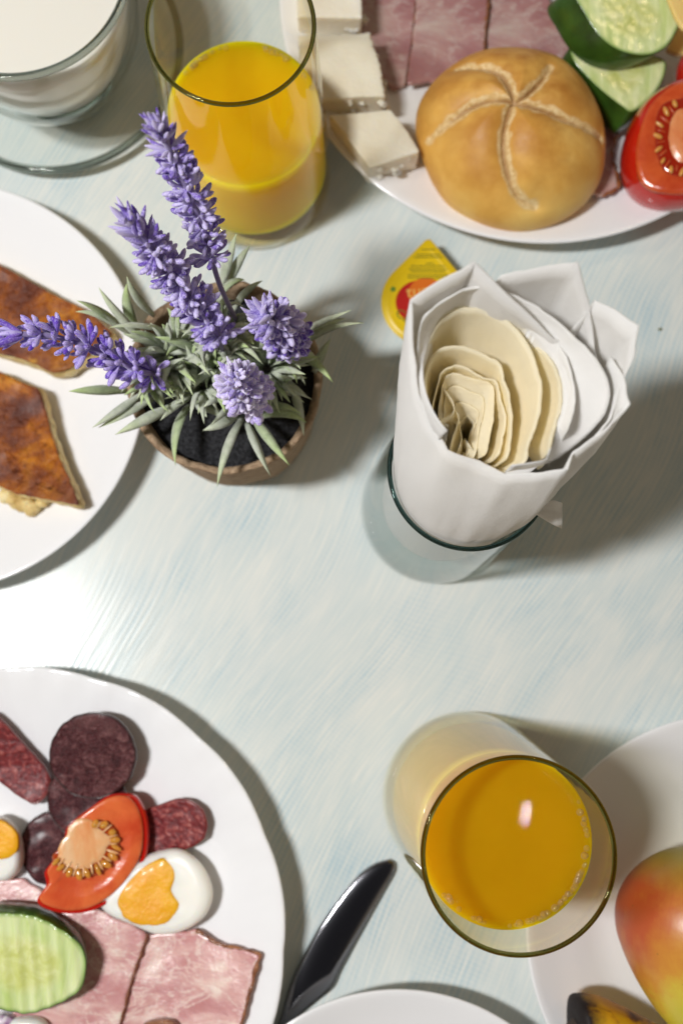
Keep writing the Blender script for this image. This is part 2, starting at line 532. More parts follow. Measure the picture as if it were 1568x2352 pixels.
hr = .088; Rm = rad(271, P(20, -80, hr))
rc = P(20, -80, hr)
ml = Vector((mc.x, mc.y, 0))
sh = (rc - ml); sh.z = 0
def cup(name, mat, prof, seg=96, close=False):
    return lathe(name, mat, prof, ml, tm, seg, close=close)
R_ = Rm
cup('outer_wall', M_CUPW, [(.0215, .0052), (.0235, .0058), (.0232, .0085), (.0195, .0115), (.0205, .0150), (.030, .0215), (.039, .033), (.0445, .050), (R_*.985, .070), (R_, .088)])
cup('foot', real_glass('foot_glass', (.80, .86, .84)), [(0.0001, .0052), (.0215, .0052), (.0240, .0060), (.0243, .0078), (.0200, .0110), (.0190, .0135), (0.0001, .0135)], 96)
cup('inner_wall', M_CUPW, [(0.0001, .0165), (.016, .0175), (.027, .024), (.0355, .035), (.041, .051), (R_-.0035, .070), (R_-.0025, .0875)])
cup('rim', M_RINGD, circ_prof((R_-.0013, .088), .0016, 12), 144, True)
cup('milk', M_MILK, [(0.0001, .0170), (.0155, .0180), (.0265, .0245), (.035, .0355), (.0405, .0515), (R_-.0041, .070), (R_-.0034, .0815), (R_-.0045, .0803), (R_-.007, .0800), (R_-.008, .0800), (R_*.5, .0800), (0.0001, .0800)])

# ---------------------------------------------------------------- potted lavender
PZ = .066
pc = P(517, 866, PZ); Rp = rad(224, pc)
tl = thing('lavender_plant', 'potted artificial lavender with five purple flower spikes', 'potted plant', (pc.x, pc.y, 0))
def peat():
    b = NB('brown_peat_pot')
    f = b.noise(1, 5, .7, .8, co=b.map(scale=(160, 160, 520)))
    b2 = b.noise(300, 5, .7)
    col = b.ramp(f, [(.30, (.20, .13, .08)), (.52, (.38, .265, .17)), (.72, (.52, .38, .25))])
    col = b.mix(b.ramp(b2, [(.55, 0), (.72, .6)]), col, (.12, .08, .05))
    b.pr(col=col, rough=.92, normal=b.bump(b.math('ADD', f, b2), .7, .0014), spec=.2)
    return b.m
M_PEAT = peat()
def pm(a, r, z):
    q = Vector((math.cos(a)*2.2, math.sin(a)*2.2, z*70))
    return 1 + .018*noise.noise(q) + .010*noise.noise(q*4)
def pz(a, r, z):
    return .0030*noise.noise(Vector((math.cos(a)*3, math.sin(a)*3, 5))) * (z/PZ) + (.0018*noise.noise(Vector((math.cos(a)*14, math.sin(a)*14, r*300))) if z > PZ*.8 else 0)
rb = .0352
prof = [(0.0001, .0005), (rb*.95, .0005), (rb, .002)] + [(rb+(Rp-rb)*i/12, PZ*i/12) for i in range(1, 12)] + \
       [(Rp-.0002, PZ-.002), (Rp+.0003, PZ-.0004), (Rp-.0008, PZ+.0003), (Rp-.0022, PZ-.0004), (Rp-.0030, PZ-.0025), (Rp-.0034, PZ-.008), (Rp-.0045, PZ-.020)]
lathe('pot', M_PEAT, prof, (pc.x, pc.y, 0), tl, 160, pm, pz)
b = NB('black_foam_soil'); vv = b.noise(700, 3, .7)
b.pr(col=b.ramp(vv, [(.40, (.004, .004, .006)), (.72, (.045, .046, .052))]), rough=.8, normal=b.bump(vv, 1.0, .002))
rings('soil', b.m, [Vector((pc.x+(Rp-.0036)*math.cos(2*PI*i/64), pc.y+(Rp-.0036)*math.sin(2*PI*i/64), 0)) for i in range(64)],
      [(0, .0595)] + [(k/10, .0595-.004*(k/10)**3) for k in range(1, 11)] + [(1, .048)], tl)

def leafmat(name, a, b_, tip):
    b = NB(name)
    nz = b.noise(260, 4, .65)
    col = b.ramp(nz, [(.30, a), (.68, b_)])
    col = b.mix(b.math('MULTIPLY', b.ramp(b.attr('along'), [(.55, 0), (1, 1)]), .75), col, tip)
    fz = b.noise(2600, 2, .7)
    b.pr(col=b.mix(b.ramp(fz, [(.48, 0), (.68, .50)]), col, (.56, .60, .50)), rough=.75, sheen=.5, sh_r=.5, sh_t=(.9, .95, .85), sss=.1, sr=(.002, .003, .001), ss=1.0, normal=b.bump(fz, .5, .0004), spec=.25)
    return b.m
M_LEAF = [leafmat('sage_leaf', (.38, .44, .31), (.68, .72, .57), (.58, .70, .32)),
          leafmat('grey_leaf', (.42, .47, .36), (.66, .70, .59), (.58, .66, .40)),
          leafmat('green_leaf', (.29, .37, .19), (.50, .60, .35), (.52, .70, .20))]
def leaf(b0, tip, wpx=.0033, lift=.012, side=0.0, mat=None, seed=0):
    b0 = Vector(b0); tip = Vector(tip)
    mid = (b0+tip)/2 + Vector((0, 0, lift))
    d = (tip-b0); sd = d.cross(Vector((0, 0, 1))).normalized()
    mid += sd*side
    n = 12; V = []; F = []; at = []
    tw = R.uniform(-.5, .5)
    for i in range(n+1):
        t = i/n
        p = b0*(1-t)**2 + mid*2*t*(1-t) + tip*t*t
        tg = ((mid-b0)*(1-t) + (tip-mid)*t).normalized()
        s = tg.cross(Vector((0, 0, 1)))
        if s.length < .05: s = sd.copy()
        s.normalize()
        s = Matrix.Rotation(tw*(t+.3), 3, tg) @ s
        up = s.cross(tg)
        wd = wpx * (.55+.45*min(1, t/.35)) * (1 if t < .42 else max(.03, (1-((t-.42)/.58)**1.7)))
        cr_ = wd*.30
        for q in (s*wd + up*cr_, up*wd*.06, -s*wd + up*cr_, -up*wd*.20):
            V.append(p+q); at.append(t)
    for i in range(n):
        for k in range(4):
            j = (k+1) % 4
            F.append((i*4+k, i*4+j, (i+1)*4+j, (i+1)*4+k))
    F.append((3, 2, 1, 0)); F.append((n*4, n*4+1, n*4+2, n*4+3))
    return mesh('leaf', V, F, mat or R.choice(M_LEAF), tl, True, {'along': at})
def LP(x, y, z):                     # survey of the pot from the enlarged crop
    return P(x*.4297+214.4, y*.4297+520.6, z)
LV = [((300, 640), (30, 325), .088, .010), ((240, 560), (180, 305), .086, .004), ((330, 480), (180, 265), .094, .006), ((420, 570), (85, 540), .092, .014),
      ((680, 330), (765, 35), .100, .004), ((720, 320), (840, 98), .098, .004), ((660, 400), (810, 285), .090, .006), ((740, 460), (905, 288), .094, .006),
      ((1060, 600), (1380, 445), .092, .006), ((1080, 660), (1447, 515), .090, .008), ((1120, 580), (1350, 490), .084, .006), ((1180, 780), (1268, 600), .080, .002),
      ((1040, 660), (1280, 832), .078, .012), ((930, 810), (1210, 695), .088, .010), ((1000, 700), (1195, 705), .084, .008), ((940, 895), (1065, 812), .088, .004),
      ((980, 830), (1138, 902), .080, .012), ((1060, 860), (1125, 1118), .066, .014), ((880, 990), (1112, 1003), .079, .010), ((900, 1015), (1138, 1048), .072, .010),
      ((850, 1010), (1050, 1278), .075, .012), ((820, 1040), (948, 1335), .074, .012), ((800, 1020), (662, 1390), .078, .014), ((770, 1010), (585, 1090), .076, .010),
      ((530, 930), (725, 1035), .074, .004), ((520, 950), (440, 1278), .074, .014), ((560, 880), (358, 1037), .084, .010), ((430, 960), (118, 1112), .078, .012),
      ((320, 920), (28, 1075), .080, .012), ((270, 890), (-5, 1075), .083, .012), ((190, 880), (-130, 880), .086, .010), ((575, 910), (607, 1018), .082, .006),
      ((560, 820), (340, 850), .090, .016), ((640, 700), (330, 590), .094, .014), ((600, 760), (300, 740), .096, .014), ((520, 730), (545, 850), .090, .01),
      ((180, 560), (-90, 395), .092, .010), ((210, 590), (-95, 455), .088, .010), ((620, 720), (640, 590), .098, .006), ((700, 700), (770, 590), .096, .008),
      ((760, 640), (860, 630), .092, .012), ((650, 640), (660, 545), .096, .006), ((820, 620), (650, 540), .096, .012), ((520, 640), (390, 690), .096, .012),
      ((470, 790), (260, 780), .092, .014), ((500, 870), (280, 900), .085, .012), ((700, 900), (560, 1000), .080, .012), ((990, 760), (960, 640), .092, .006),
      ((1040, 900), (1000, 800), .084, .006), ((920, 720), (900, 600), .094, .006), ((520, 960), (690, 900), .080, .014), ((520, 760), (520, 850), .10, .01)]
for (a, t_, zt, lf) in LV:
    bz = .0655
    leaf(LP(a[0], a[1], bz), LP(t_[0], t_[1], zt), R.uniform(.0016, .0023), lf, R.uniform(-.004, .004))
for cx, cy, n, sp_ in ((450, 690, 46, 350), (600, 850, 44, 300), (930, 760, 48, 310), (690, 600, 34, 300), (760, 930, 20, 230), (330, 800, 34, 260), (700, 760, 22, 240)):
    for k in range(n):
        a = 2*PI*(k+R.random()*.7)/n; q = R.uniform(.55, 1.0)*sp_
        zt = .076 + R.uniform(.0, .030)*(1.3-q/sp_)*1.5
        bx, by = cx+25*math.cos(a), cy+25*math.sin(a)
        tx, ty = cx+q*math.cos(a), cy+q*.85*math.sin(a)
        if ty > 1010 and R.random() < .7: continue
        leaf(LP(bx, by, .066), LP(tx, ty, zt), R.uniform(.0012, .0018), R.uniform(.008, .026), R.uniform(-.006, .006))

def bloom(name, a, b_, fuzz, wt, shin=.5):
    b = NB(name)
    along = b.attr('along')
    col = b.mix(b.ramp(along, [(.25, 0), (.9, 1)]), b_, a)
    fz = b.noise(1500, 3, .75)
    f2 = b.noise(500, 2, .6)
    k = b.math('ADD', b.math('MULTIPLY', fz, .7), b.math('ADD', b.math('MULTIPLY', f2, .35), b.math('MULTIPLY', b.attr('tint'), .28)))
    col = b.mix(b.ramp(k, [(.62-wt*.12, 0), (.84-wt*.14, .9)]), col, fuzz)
    b.pr(col=col, rough=shin, sheen=.6, sh_r=.4, sh_t=(.85, .8, 1), sss=.12, sr=(.002, .001, .003), ss=1.0, normal=b.bump(fz, .5, .0004), spec=.4)
    return b.m
M_BL = [bloom('purple_bloom', (.11, .045, .40), (.27, .17, .60), (.66, .60, .88), .9, .5),
        bloom('deep_purple_bloom', (.10, .035, .42), (.22, .12, .58), (.56, .48, .84), .4, .3),
        bloom('frosted_bloom', (.28, .18, .62), (.48, .40, .78), (.78, .73, .93), 1.3, .7)]
def bud_vf(direction, L, r, bend, base=Vector((0, 0, 0)), pointed=False):
    d = Vector(direction).normalized()
    s = d.cross(Vector((.3, .2, 1))).normalized(); q = s.cross(d)
    V = []; F = []; A = []; seg = 6
    pf = [(0, .42), (.2, .50), (.42, .72), (.62, 1.0), (.80, 1.05), (.93, .75), (1.0, .25)] if not pointed else [(0, .6), (.25, .9), (.5, 1.0), (.75, .75), (.92, .35), (1.0, .06)]
    for t, rr in pf:
        p = base + d*L*t + bend*(t*t*L)
        for k in range(seg):
            a = 2*PI*k/seg
            V.append(p + s*math.cos(a)*r*rr + q*math.sin(a)*r*rr); A.append(t)
    n = len(pf)
    for i in range(n-1):
        for k in range(seg):
            j = (k+1) % seg
            F.append((i*seg+k, i*seg+j, (i+1)*seg+j, (i+1)*seg+k))
    F.append(tuple((n-1)*seg+k for k in range(seg)))
    return V, F, A
def cluster_mesh(seed, mat, nb=5, L=.0062, r=.00085, spread=.62, pointed=False):
    r_ = random.Random(seed); V = []; F = []; A = []; TT = []
    for k in range(nb):
        a = (k/(nb-1)-.5)*2*spread*1.25 + r_.uniform(-.12, .12)
        e_ = r_.uniform(-spread, spread)*.75
        d = Vector((math.sin(a)*math.cos(e_), math.sin(e_), math.cos(a)*math.cos(e_)))
        v, f, at = bud_vf(d, L*r_.uniform(.8, 1.12), r*r_.uniform(.85, 1.15), Vector((0, r_.uniform(-.1, .45), 0)), pointed=pointed)
        o = len(V); V += v; F += [tuple(i+o for i in q) for q in f]; A += at; TT += [r_.random()]*len(at)
    m = bpy.data.meshes.new('floret'); m.from_pydata([tuple(v) for v in V], [], F)
    m.materials.append(mat)
    for p in m.polygons: p.use_smooth = True
    at = m.attributes.new('along', 'FLOAT', 'POINT'); at.data.foreach_set('value', A)
    at = m.attributes.new('tint', 'FLOAT', 'POINT'); at.data.foreach_set('value', TT)
    m.update(); return m
M_STEM = plain('fuzzy_stem', (.22, .17, .33), .8, sheen=.5)
def spike(pts, mi, whorls, per, size, seed, open_base=.25, thick=1.0, label=None, top=True, dens=5):
    r_ = random.Random(seed)
    pts = crom(pts, 40, False)
    mat = M_BL[mi]
    ms = [cluster_mesh(seed*10+k, mat, dens, .0074*size, .00098*size*thick) for k in range(5)]
    mt = [cluster_mesh(seed*10+7+k, mat, 3, .0098*size, .00105*size, .32, True) for k in range(2)]
    st = tube('flower_spike', M_STEM, pts, [.0010]*40, tl, 7)
    if label: st['label'] = label
    L0 = root_loc(tl)
    i0 = 0
    for wi in range(whorls):
        f = wi/(whorls-1)
        t = open_base + (1-open_base)*f*.97
        k = min(int(t*39), 38)
        p = pts[k].lerp(pts[k+1], t*39-k)
        ax = (pts[min(k+2, 39)]-pts[max(k-1, 0)]).normalized()
        s = ax.cross(Vector((.13, .2, 1)))
        if s.length < .1: s = ax.cross(Vector((1, .1, 0)))
        s.normalize(); q = ax.cross(s)
        tip = max(0, (f-.72)/.28)
        nn = per if f < .8 else max(3, per-1)
        for j in range(nn):
            a = 2*PI*(j+.5*(wi % 2))/nn + r_.uniform(-.22, .22)
            out = (s*math.cos(a)+q*math.sin(a))
            dirn = (out*(1-.72*tip) + ax*(.42+1.15*tip+r_.uniform(-.12, .15))).normalized()
            side = ax.cross(out).normalized()
            if r_.random() < .5: side = (side + ax*r_.uniform(-.5, .5)).normalized()
            side = (side - dirn*side.dot(dirn)).normalized()
            yv = dirn.cross(side)
            sz = (1.0 - .22*f + r_.uniform(-.12, .12)) * (1 if f > .12 else .9)
            M = Matrix((side, yv, dirn)).transposed().to_4x4()
            m = r_.choice(mt) if tip > .25 else r_.choice(ms)
            o = bpy.data.objects.new('floret', m); link(o)
            o.parent = st
            o.matrix_local = Matrix.Translation(p - L0 + out*.0010) @ M @ Matrix.Scale(sz, 4)
    return st
spike([P(560, 770, .066), P(505, 655, .112), P(478, 560, .132), P(440, 460, .150), P(400, 366, .167), P(362, 290, .183)], 0, 11, 5, 1.05, 11, .34, 1.0, dens=4)
spike([P(520, 850, .066), P(500, 770, .102), P(445, 695, .120), P(385, 620, .138), P(342, 562, .153), P(300, 510, .166)], 0, 11, 5, 1.18, 12, .20, 1.0)
spike([P(430, 860, .068), P(330, 855, .108), P(255, 820, .117), P(170, 785, .124), P(90, 768, .130), P(2, 770, .134)], 1, 10, 5, 1.15, 13, .16, .95, dens=4)
spike([P(640, 830, .070), P(664, 785, .098), P(650, 762, .112), P(634, 742, .126), P(612, 722, .140)], 0, 7, 7, 1.42, 14, .22, .98, dens=6)
spike([P(600, 915, .070), P(578, 915, .095), P(566, 902, .108), P(552, 886, .121), P(540, 870, .134)], 2, 7, 7, 1.36, 15, .25, 1.05, dens=6)

# ---------------------------------------------------------------- napkins
def paper(name, col, tr, k=.42):
    b = NB(name)
    em = b.n('TexWave', {'Vector': b.map(scale=(1, 1, 1), rot=(0, 0, .4)), 'Scale': 900.0, 'Distortion': 2.0, 'Detail': 1.0}).outputs[1]
    fb = b.noise(500, 4, .6)
    h = b.math('ADD', b.math('MULTIPLY', em, .5), fb)
    nrm = b.bump(h, .35, .0005)
    df = b.n('BsdfDiffuse', {'Color': (*col, 1), 'Normal': nrm}).outputs[0]
    tl_ = b.n('BsdfTranslucent', {'Color': (*tr, 1), 'Normal': nrm}).outputs[0]
    return b.surf(b.n('MixShader', {0: k, 1: df, 2: tl_}).outputs[0])
M_PW = paper('white_paper', (.90, .895, .89), (.90, .87, .80), .32)
M_PC = paper('bounce_tinted_paper', (.965, .915, .76), (.97, .90, .68), .5)  # cream stands in for warm light bounced between the inner sheets

def sheet(name, mat, rows, parent=None, thick=.0005, smooth=True):
    """rows: list of rows of points (bottom to top), open strip with thickness"""
    n = len(rows[0]); V = [p for r in rows for p in r]; F = []
    for i in range(len(rows)-1):
        for k in range(n-1):
            F.append((i*n+k, i*n+k+1, (i+1)*n+k+1, (i+1)*n+k))
    o = mesh(name, V, F, mat, parent, smooth)
    md = o.modifiers.new('thickness', 'SOLIDIFY'); md.thickness = thick; md.offset = 0
    return o

nb = bN
def traced(top, ctr, mat, label, glass=True, k=.6, z0=.05, bow=.0022, seed=0, per=5, closed=False, thick=.0005, lean=0.0, nxt=None):
    """a rolled sheet: its upper edge follows TOP, below it runs down into the glass"""
    N = len(top); pts = []
    T = [P(u, v, z) for u, v, z in top]
    if glass:
        for i in range(N-1):
            for q in range(per): pts.append(T[i].lerp(T[i+1], q/per))
        pts.append(T[-1])
    else:
        pts = crom(T, (N-1)*per, False)
    ctr = P(*ctr)
    rows = []
    angs = [math.atan2(p.y-ctr.y, p.x-ctr.x) for p in pts]
    if glass:
        for z in (.012, .035, .06, .085, .105, .116):
            r = min(rzN(z)-.0022, .0262) - lean - (.004 if z < .03 else 0)
            rows.append([Vector((nb.x + r*math.cos(a)*(1+.012*noise.noise(Vector((a*3, z*20, seed)))), nb.y + r*math.sin(a)*(1+.012*noise.noise(Vector((a*3, z*20, 4)))), z)) for a in angs])
    else:
        mid = None
        if nxt:
            cv = crom([P(u, v, z) for u, v, z in nxt], 80, False)
            cm = Vector((sum(q.x for q in cv)/80, sum(q.y for q in cv)/80, 0))
            pol = [(math.atan2(q.y-cm.y, q.x-cm.x), math.hypot(q.x-cm.x, q.y-cm.y)) for q in cv]
            zm = nxt[0][2] - .0006; mid = []
            for p in pts:
                a = math.atan2(p.y-cm.y, p.x-cm.x)
                best = sorted(pol, key=lambda q: abs((q[0]-a+PI) % (2*PI)-PI))[:3]
                rr_ = sum(q[1] for q in best)/3 + .0004
                dd = math.hypot(p.x-cm.x, p.y-cm.y)
                rr_ = min(rr_, dd-.0002)
                mid.append(Vector((cm.x+rr_*math.cos(a), cm.y+rr_*math.sin(a), zm)))
        mr = max((p-ctr).to_2d().length for p in pts)
        kk = min(k, .022/mr)
        rows.append([Vector((nb.x+(p.x-ctr.x)*kk, nb.y+(p.y-ctr.y)*kk, z0)) for p in pts])
        if mid:
            rows = [[Vector((nb.x+(p.x-ctr.x)*kk, nb.y+(p.y-ctr.y)*kk, z0)) for p in mid], mid]
    base = rows[-1]; m = 10
    for j in range(1, m+1):
        f = j/m; row = []
        for i, p in enumerate(pts):
            q = base[i].lerp(p, f)
            d = Vector((math.cos(angs[i]), math.sin(angs[i]), 0))
            wob = (.0011 if glass else .0003)*noise.noise(Vector((angs[i]*2.5, f*2.2, 1+seed)))*f + .0004*noise.noise(Vector((angs[i]*9, f*6, seed)))
            if glass: wob += (.0009*noise.noise(Vector((angs[i]*7+f*1.2, f*.8, seed+9))) + .0005*abs(noise.noise(Vector((angs[i]*15-f*2, f, seed)))))*(1-f)**.7
            row.append(q + d*(math.sin(PI*f)*bow+wob))
        rows.append(row)
    o = sheet('napkin', mat, rows, None, thick)
    tag(o, label, 'napkin', 'rolled paper napkins')
    return o
CO = (1185, 850, .185)
traced([(1352, 800, .178), (1272, 778, .186), (1180, 690, .194), (1128, 640, .198), (1088, 600, .201), (1015, 640, .199), (944, 690, .197), (948, 800, .186), (960, 905, .178), (985, 970, .174), (1030, 1030, .172), (1100, 1062, .170), (1160, 1092, .170),
        (1230, 1088, .172), (1300, 1074, .176), (1315, 1040, .179), (1385, 985, .185), (1446, 928, .191), (1432, 870, .189), (1400, 820, .184)], CO, M_PW, 'outermost white napkin of the roll, wrapping all the others', thick=.0006)
traced([(1090, 720, .176), (1120, 665, .188), (1150, 633, .195), (1240, 616, .198), (1328, 600, .201), (1350, 690, .192), (1362, 790, .182), (1380, 860, .176)], CO, M_PW, 'white napkin with a square corner pointing up towards the roll plate', seed=3, lean=-.0004)
traced([(1300, 770, .178), (1345, 720, .188), (1362, 692, .194), (1412, 715, .197), (1464, 748, .200), (1452, 820, .194), (1428, 880, .187), (1400, 960, .179), (1360, 1010, .174)], CO, M_PW, 'white napkin whose corner sticks out furthest to the right', seed=5, lean=-.0002)
def c3(l, z, ends=False):
    q = [[x*.5078+735, y*.5078+520.6, z] for x, y in l]
    if ends:                                       # the two ends of a roll dip out of sight behind the front
        q[0][2] -= .020; q[1][2] -= .006; q[-1][2] -= .024; q[-2][2] -= .012
    return [tuple(p) for p in q]
CI = (1080, 960, .165)
L1 = c3([(510, 905), (478, 830), (465, 620), (530, 450), (640, 370), (780, 385), (870, 450), (940, 540), (978, 630), (1000, 730), (985, 870), (945, 980), (925, 1060), (850, 1105), (770, 1090)], .180, True)
L2 = c3([(525, 930), (488, 860), (475, 720), (490, 620), (540, 555), (640, 542), (760, 590), (812, 625), (832, 700), (855, 770), (866, 860), (858, 970), (840, 1050), (780, 1085), (700, 1060)], .1735, True)
L3 = c3([(540, 930), (505, 860), (530, 720), (560, 650), (640, 628), (730, 680), (795, 700), (815, 780), (838, 860), (825, 960), (800, 1040), (740, 1070), (660, 1040)], .169, True)
L4 = c3([(560, 940), (530, 870), (550, 740), (565, 690), (610, 662), (700, 690), (775, 712), (785, 780), (782, 860), (765, 960), (745, 1030), (690, 1050), (620, 1010)], .1655, True)
L5 = c3([(560, 880), (565, 760), (610, 718), (690, 750), (737, 775), (735, 850), (715, 930), (700, 1030), (650, 1090)], .162)
L6 = c3([(600, 880), (612, 800), (655, 798), (712, 832), (706, 880), (690, 930), (672, 1020), (640, 1060)], .159)
L7 = c3([(620, 900), (660, 858), (695, 885), (676, 940), (660, 1020)], .156)
traced(L1, CI, M_PC, 'cream-lit napkin with the widest cream arc of the roll', False, seed=11, nxt=L2, bow=.0004)
LM = c3([(900, 480), (960, 520), (1040, 600), (1085, 700), (1088, 800), (1062, 900), (1040, 990), (1010, 1080), (985, 1100)], .181, True)
traced(LM, CI, M_PC, 'cream-lit napkin edge standing furthest right inside the roll', False, seed=12, nxt=L1, bow=.0004)
LN = c3([(465, 640), (530, 430), (640, 350), (780, 362), (900, 440), (1040, 590), (1088, 700), (1092, 800), (1066, 900), (1044, 990), (1014, 1080)], .181)
LW = [(1010, 1010, .172), (978, 950, .174), (962, 880, .178), (958, 800, .184), (972, 730, .189), (1020, 690, .190), (1088, 660, .191), (1150, 668, .191), (1225, 700, .190), (1300, 755, .189), (1372, 830, .187), (1400, 900, .184), (1378, 965, .180), (1310, 1030, .174), (1240, 1068, .171), (1160, 1082, .170)]
traced(c3([(930, 400), (1010, 450), (1095, 560), (1140, 680), (1150, 800), (1120, 910), (1075, 1000), (1030, 1080)], .1845, True), CI, M_PW, 'white napkin edge between the cream-lit arcs and the outer wrap', False, seed=15, nxt=LN, bow=.0003, thick=.0003)
traced(LW, CI, M_PW, 'white napkin wrapped straight round the cream-lit ones', False, seed=14, nxt=LN, bow=.0004)
traced(L2, CI, M_PC, 'cream-lit napkin second in from the widest cream arc', False, seed=13, nxt=L3, bow=.0002)
IL = ['cream-lit napkin third in from the widest cream arc', 'cream-lit napkin fourth in from the widest cream arc', 'cream-lit napkin squarely folded, two layers out from the core', 'cream-lit napkin fold directly around the core']
CZ = (1078, 985, .150)
for k, (l, nx) in enumerate([(L3, L4), (L4, L5), (L5, L6), (L6, L7)]):
    traced(l, CZ, M_PC, IL[k], False, k=.7, z0=.08, bow=.0001, seed=20+k, thick=.0003, nxt=nx)
traced(L7, CZ, M_PC, 'innermost cream-lit napkin at the core of the roll', False, k=.6, z0=.11, bow=.0001, seed=29, thick=.0003)
for k, (l, z) in enumerate([
        ([(552, 725), (580, 760), (602, 800), (600, 840), (560, 870), (520, 895), (490, 960)], .165),
        ([(606, 825), (626, 860), (615, 910), (600, 950), (585, 1010)], .163),
        ([(628, 895), (638, 950), (628, 1000), (605, 1050)], .161)]):
    traced(c3(l, z), (1040, 985, z-.01), M_PC, ['largest of the three curled cream-lit folds left of the core', 'middle one of the three curled cream-lit folds left of the core', 'smallest curled cream-lit fold, right beside the core of the roll'][k], False, k=.75, z0=.10, bow=.0005, seed=40+k, thick=.0003)
# loose corner poking out over the rim
rows = []
cp = [(1222, 1168), (1236, 1160), (1252, 1152), (1272, 1150), (1290, 1156)]
cq = [(1224, 1176), (1238, 1186), (1254, 1196), (1272, 1206), (1290, 1214)]
for f in range(5):
    rows.append([P(a[0]+(b_[0]-a[0])*f/4, a[1]+(b_[1]-a[1])*f/4, .122-.004*i/4+.003*math.sin(PI*f/4)) for i, (a, b_) in enumerate(zip(cp, cq))])
o = sheet('napkin', M_PW, rows, None, .0004)
tag(o, 'torn white napkin corner poking out over the glass rim', 'napkin', 'rolled paper napkins')

# ---------------------------------------------------------------- portion tub
jc = P(978, 694, .016); JR = rad(103, jc)
tj = thing('portion_tub', 'small sealed plastic tub with a yellow printed foil lid behind the napkins', 'portion tub', (jc.x, jc.y, 0))
M_YEL = plain('yellow_foil', (.72, .50, .004), .32, coat=.2)
M_TUBP = plain('white_plastic', (.62, .58, .45), .4, sss=.2)
lathe('cup', M_TUBP, [(0.0001, .0006), (JR*.62, .0006), (JR*.68, .002), (JR*.84, .0145), (JR*.97, .0150), (JR*.98, .0156), (0.0001, .0156)], (jc.x, jc.y, 0), tj, 48)
lid = []
cor = P(984, 544, .016) - jc
ca = math.atan2(cor.y, cor.x)
for i in range(96):
    a = 2*PI*i/96
    da = (a-ca+PI) % (2*PI)-PI
    r = JR
    al = math.acos(JR/cor.length)
    if abs(da) < al:
        r = JR/math.cos(al-abs(da))
        r = min(r, cor.length*.97)
    lid.append(Vector((jc.x+r*math.cos(a), jc.y+r*math.sin(a), 0)))
lo = rings('lid', M_YEL, lid, [(0, .0163), (.5, .0163), (.80, .0163), (.86, .0166), (.90, .0162), (.97, .0160), (1.0, .0159), (1.0, .0157), (0, .0157)], tj, centre=Vector((jc.x, jc.y, 0)))
def disc(name, mat, u, v, rpx, z, parent, sy=1.0, n=40, rot=0):
    c_ = P(u, v, z); r = rad(rpx, c_)
    return mesh(name, [(c_.x, c_.y, z)]+[(c_.x+r*math.cos(2*PI*i/n), c_.y+r*sy*math.sin(2*PI*i/n), z) for i in range(n)], [(0, 1+i, 1+(i+1) % n) for i in range(n)], mat, parent, False)
M_RED = plain('red_print', (.42, .006, .004), .35)
M_ORG = plain('orange_print', (.62, .14, .008), .35)
M_GRN = plain('dark_print', (.14, .15, .012), .4)
M_PALE = plain('pale_print', (.72, .42, .10), .35)
disc('printed_badge', M_RED, 968, 694, 60, .01650, lo, .88)
disc('printed_sun', M_ORG, 978, 674, 40, .01654, lo, .95)
def text(s_, u, v, z, size, mat, parent, rot=0):
    cu = bpy.data.curves.new('print', 'FONT'); cu.body = s_; cu.size = size; cu.align_x = 'CENTER'; cu.align_y = 'CENTER'; cu.resolution_u = 2
    tmp = bpy.data.objects.new('tmp', cu); link(tmp)
    dg = bpy.context.evaluated_depsgraph_get(); dg.update()
    me = bpy.data.meshes.new_from_object(tmp.evaluated_get(dg))
    bpy.data.objects.remove(tmp)
    p = P(u, v, z) - root_loc(parent)
    me.transform(Matrix.Translation(p) @ Matrix.Rotation(rot, 4, 'Z'))
    me.materials.clear(); me.materials.append(mat)
    o = bpy.data.objects.new('lettering', me); link(o); o.parent = parent
    return o
text('tuno', 972, 668, .01660, .0085, M_PALE, lo, .12)
rr = random.Random(5)
for k, (vv_, hw) in enumerate([(573, 12), (585, 24), (591, 30), (605, 12), (611, 36), (618, 40), (624, 38), (632, 44), (638, 44)]):
    V = []; F = []
    x = 984-hw-4 + (10 if k in (3,) else 0)
    while x < 984+hw:
        L = rr.uniform(3, 8)
        a = P(x, vv_-1.3, .0165); b_ = P(min(x+L, 984+hw+2), vv_+1.3, .0165); o_ = len(V)
        V += [(a.x, a.y, .0166), (a.x, b_.y, .0166), (b_.x, b_.y, .0166), (b_.x, a.y, .0166)]; F.append((o_, o_+1, o_+2, o_+3))
        x += L+1.6
    mesh('fine_print', V, F, M_GRN, lo, False)
text('Ca', 924, 725, .0166, .0060, M_GRN, lo, -.6)
disc('printed_leaf', plain('green_print', (.10, .22, .02), .4), 902, 664, 6, .0165, lo)

# ---------------------------------------------------------------- knife
kt = thing('table_knife', 'steel table knife lying beside the big plate', 'knife', P(760, 2180, 0))
kl = [(892, 1974), (857, 1985), (818, 2015), (769, 2075), (730, 2132), (695, 2198), (671, 2249), (657, 2288), (646, 2331), (630, 2380), (612, 2440)]
kr = [(905, 1982), (905, 2005), (876, 2058), (837, 2128), (808, 2181), (780, 2233), (763, 2269), (730, 2296), (690, 2329), (655, 2370), (632, 2440)]
A = crom([P(u, v, .003).to_3d() for u, v in kl], 44, False); B = crom([P(u, v, .003) for u, v in kr], 44, False)
V = []; F = []
for i in range(44):
    a, b_ = A[i], B[i]
    zt = .0034 + .0015*i/43
    for f, z in ((0, .0022), (.03, zt-.0003), (.09, zt+.0001), (.5, zt+.0002), (.80, zt+.0001), (.97, zt-.0003), (1.0, .0022), (.5, .0012)):
        p = a.lerp(b_, f); V.append((p.x, p.y, z))
for i in range(43):
    for k in range(8):
        j = (k+1) % 8
        F.append((i*8+k, (i+1)*8+k, (i+1)*8+j, i*8+j))
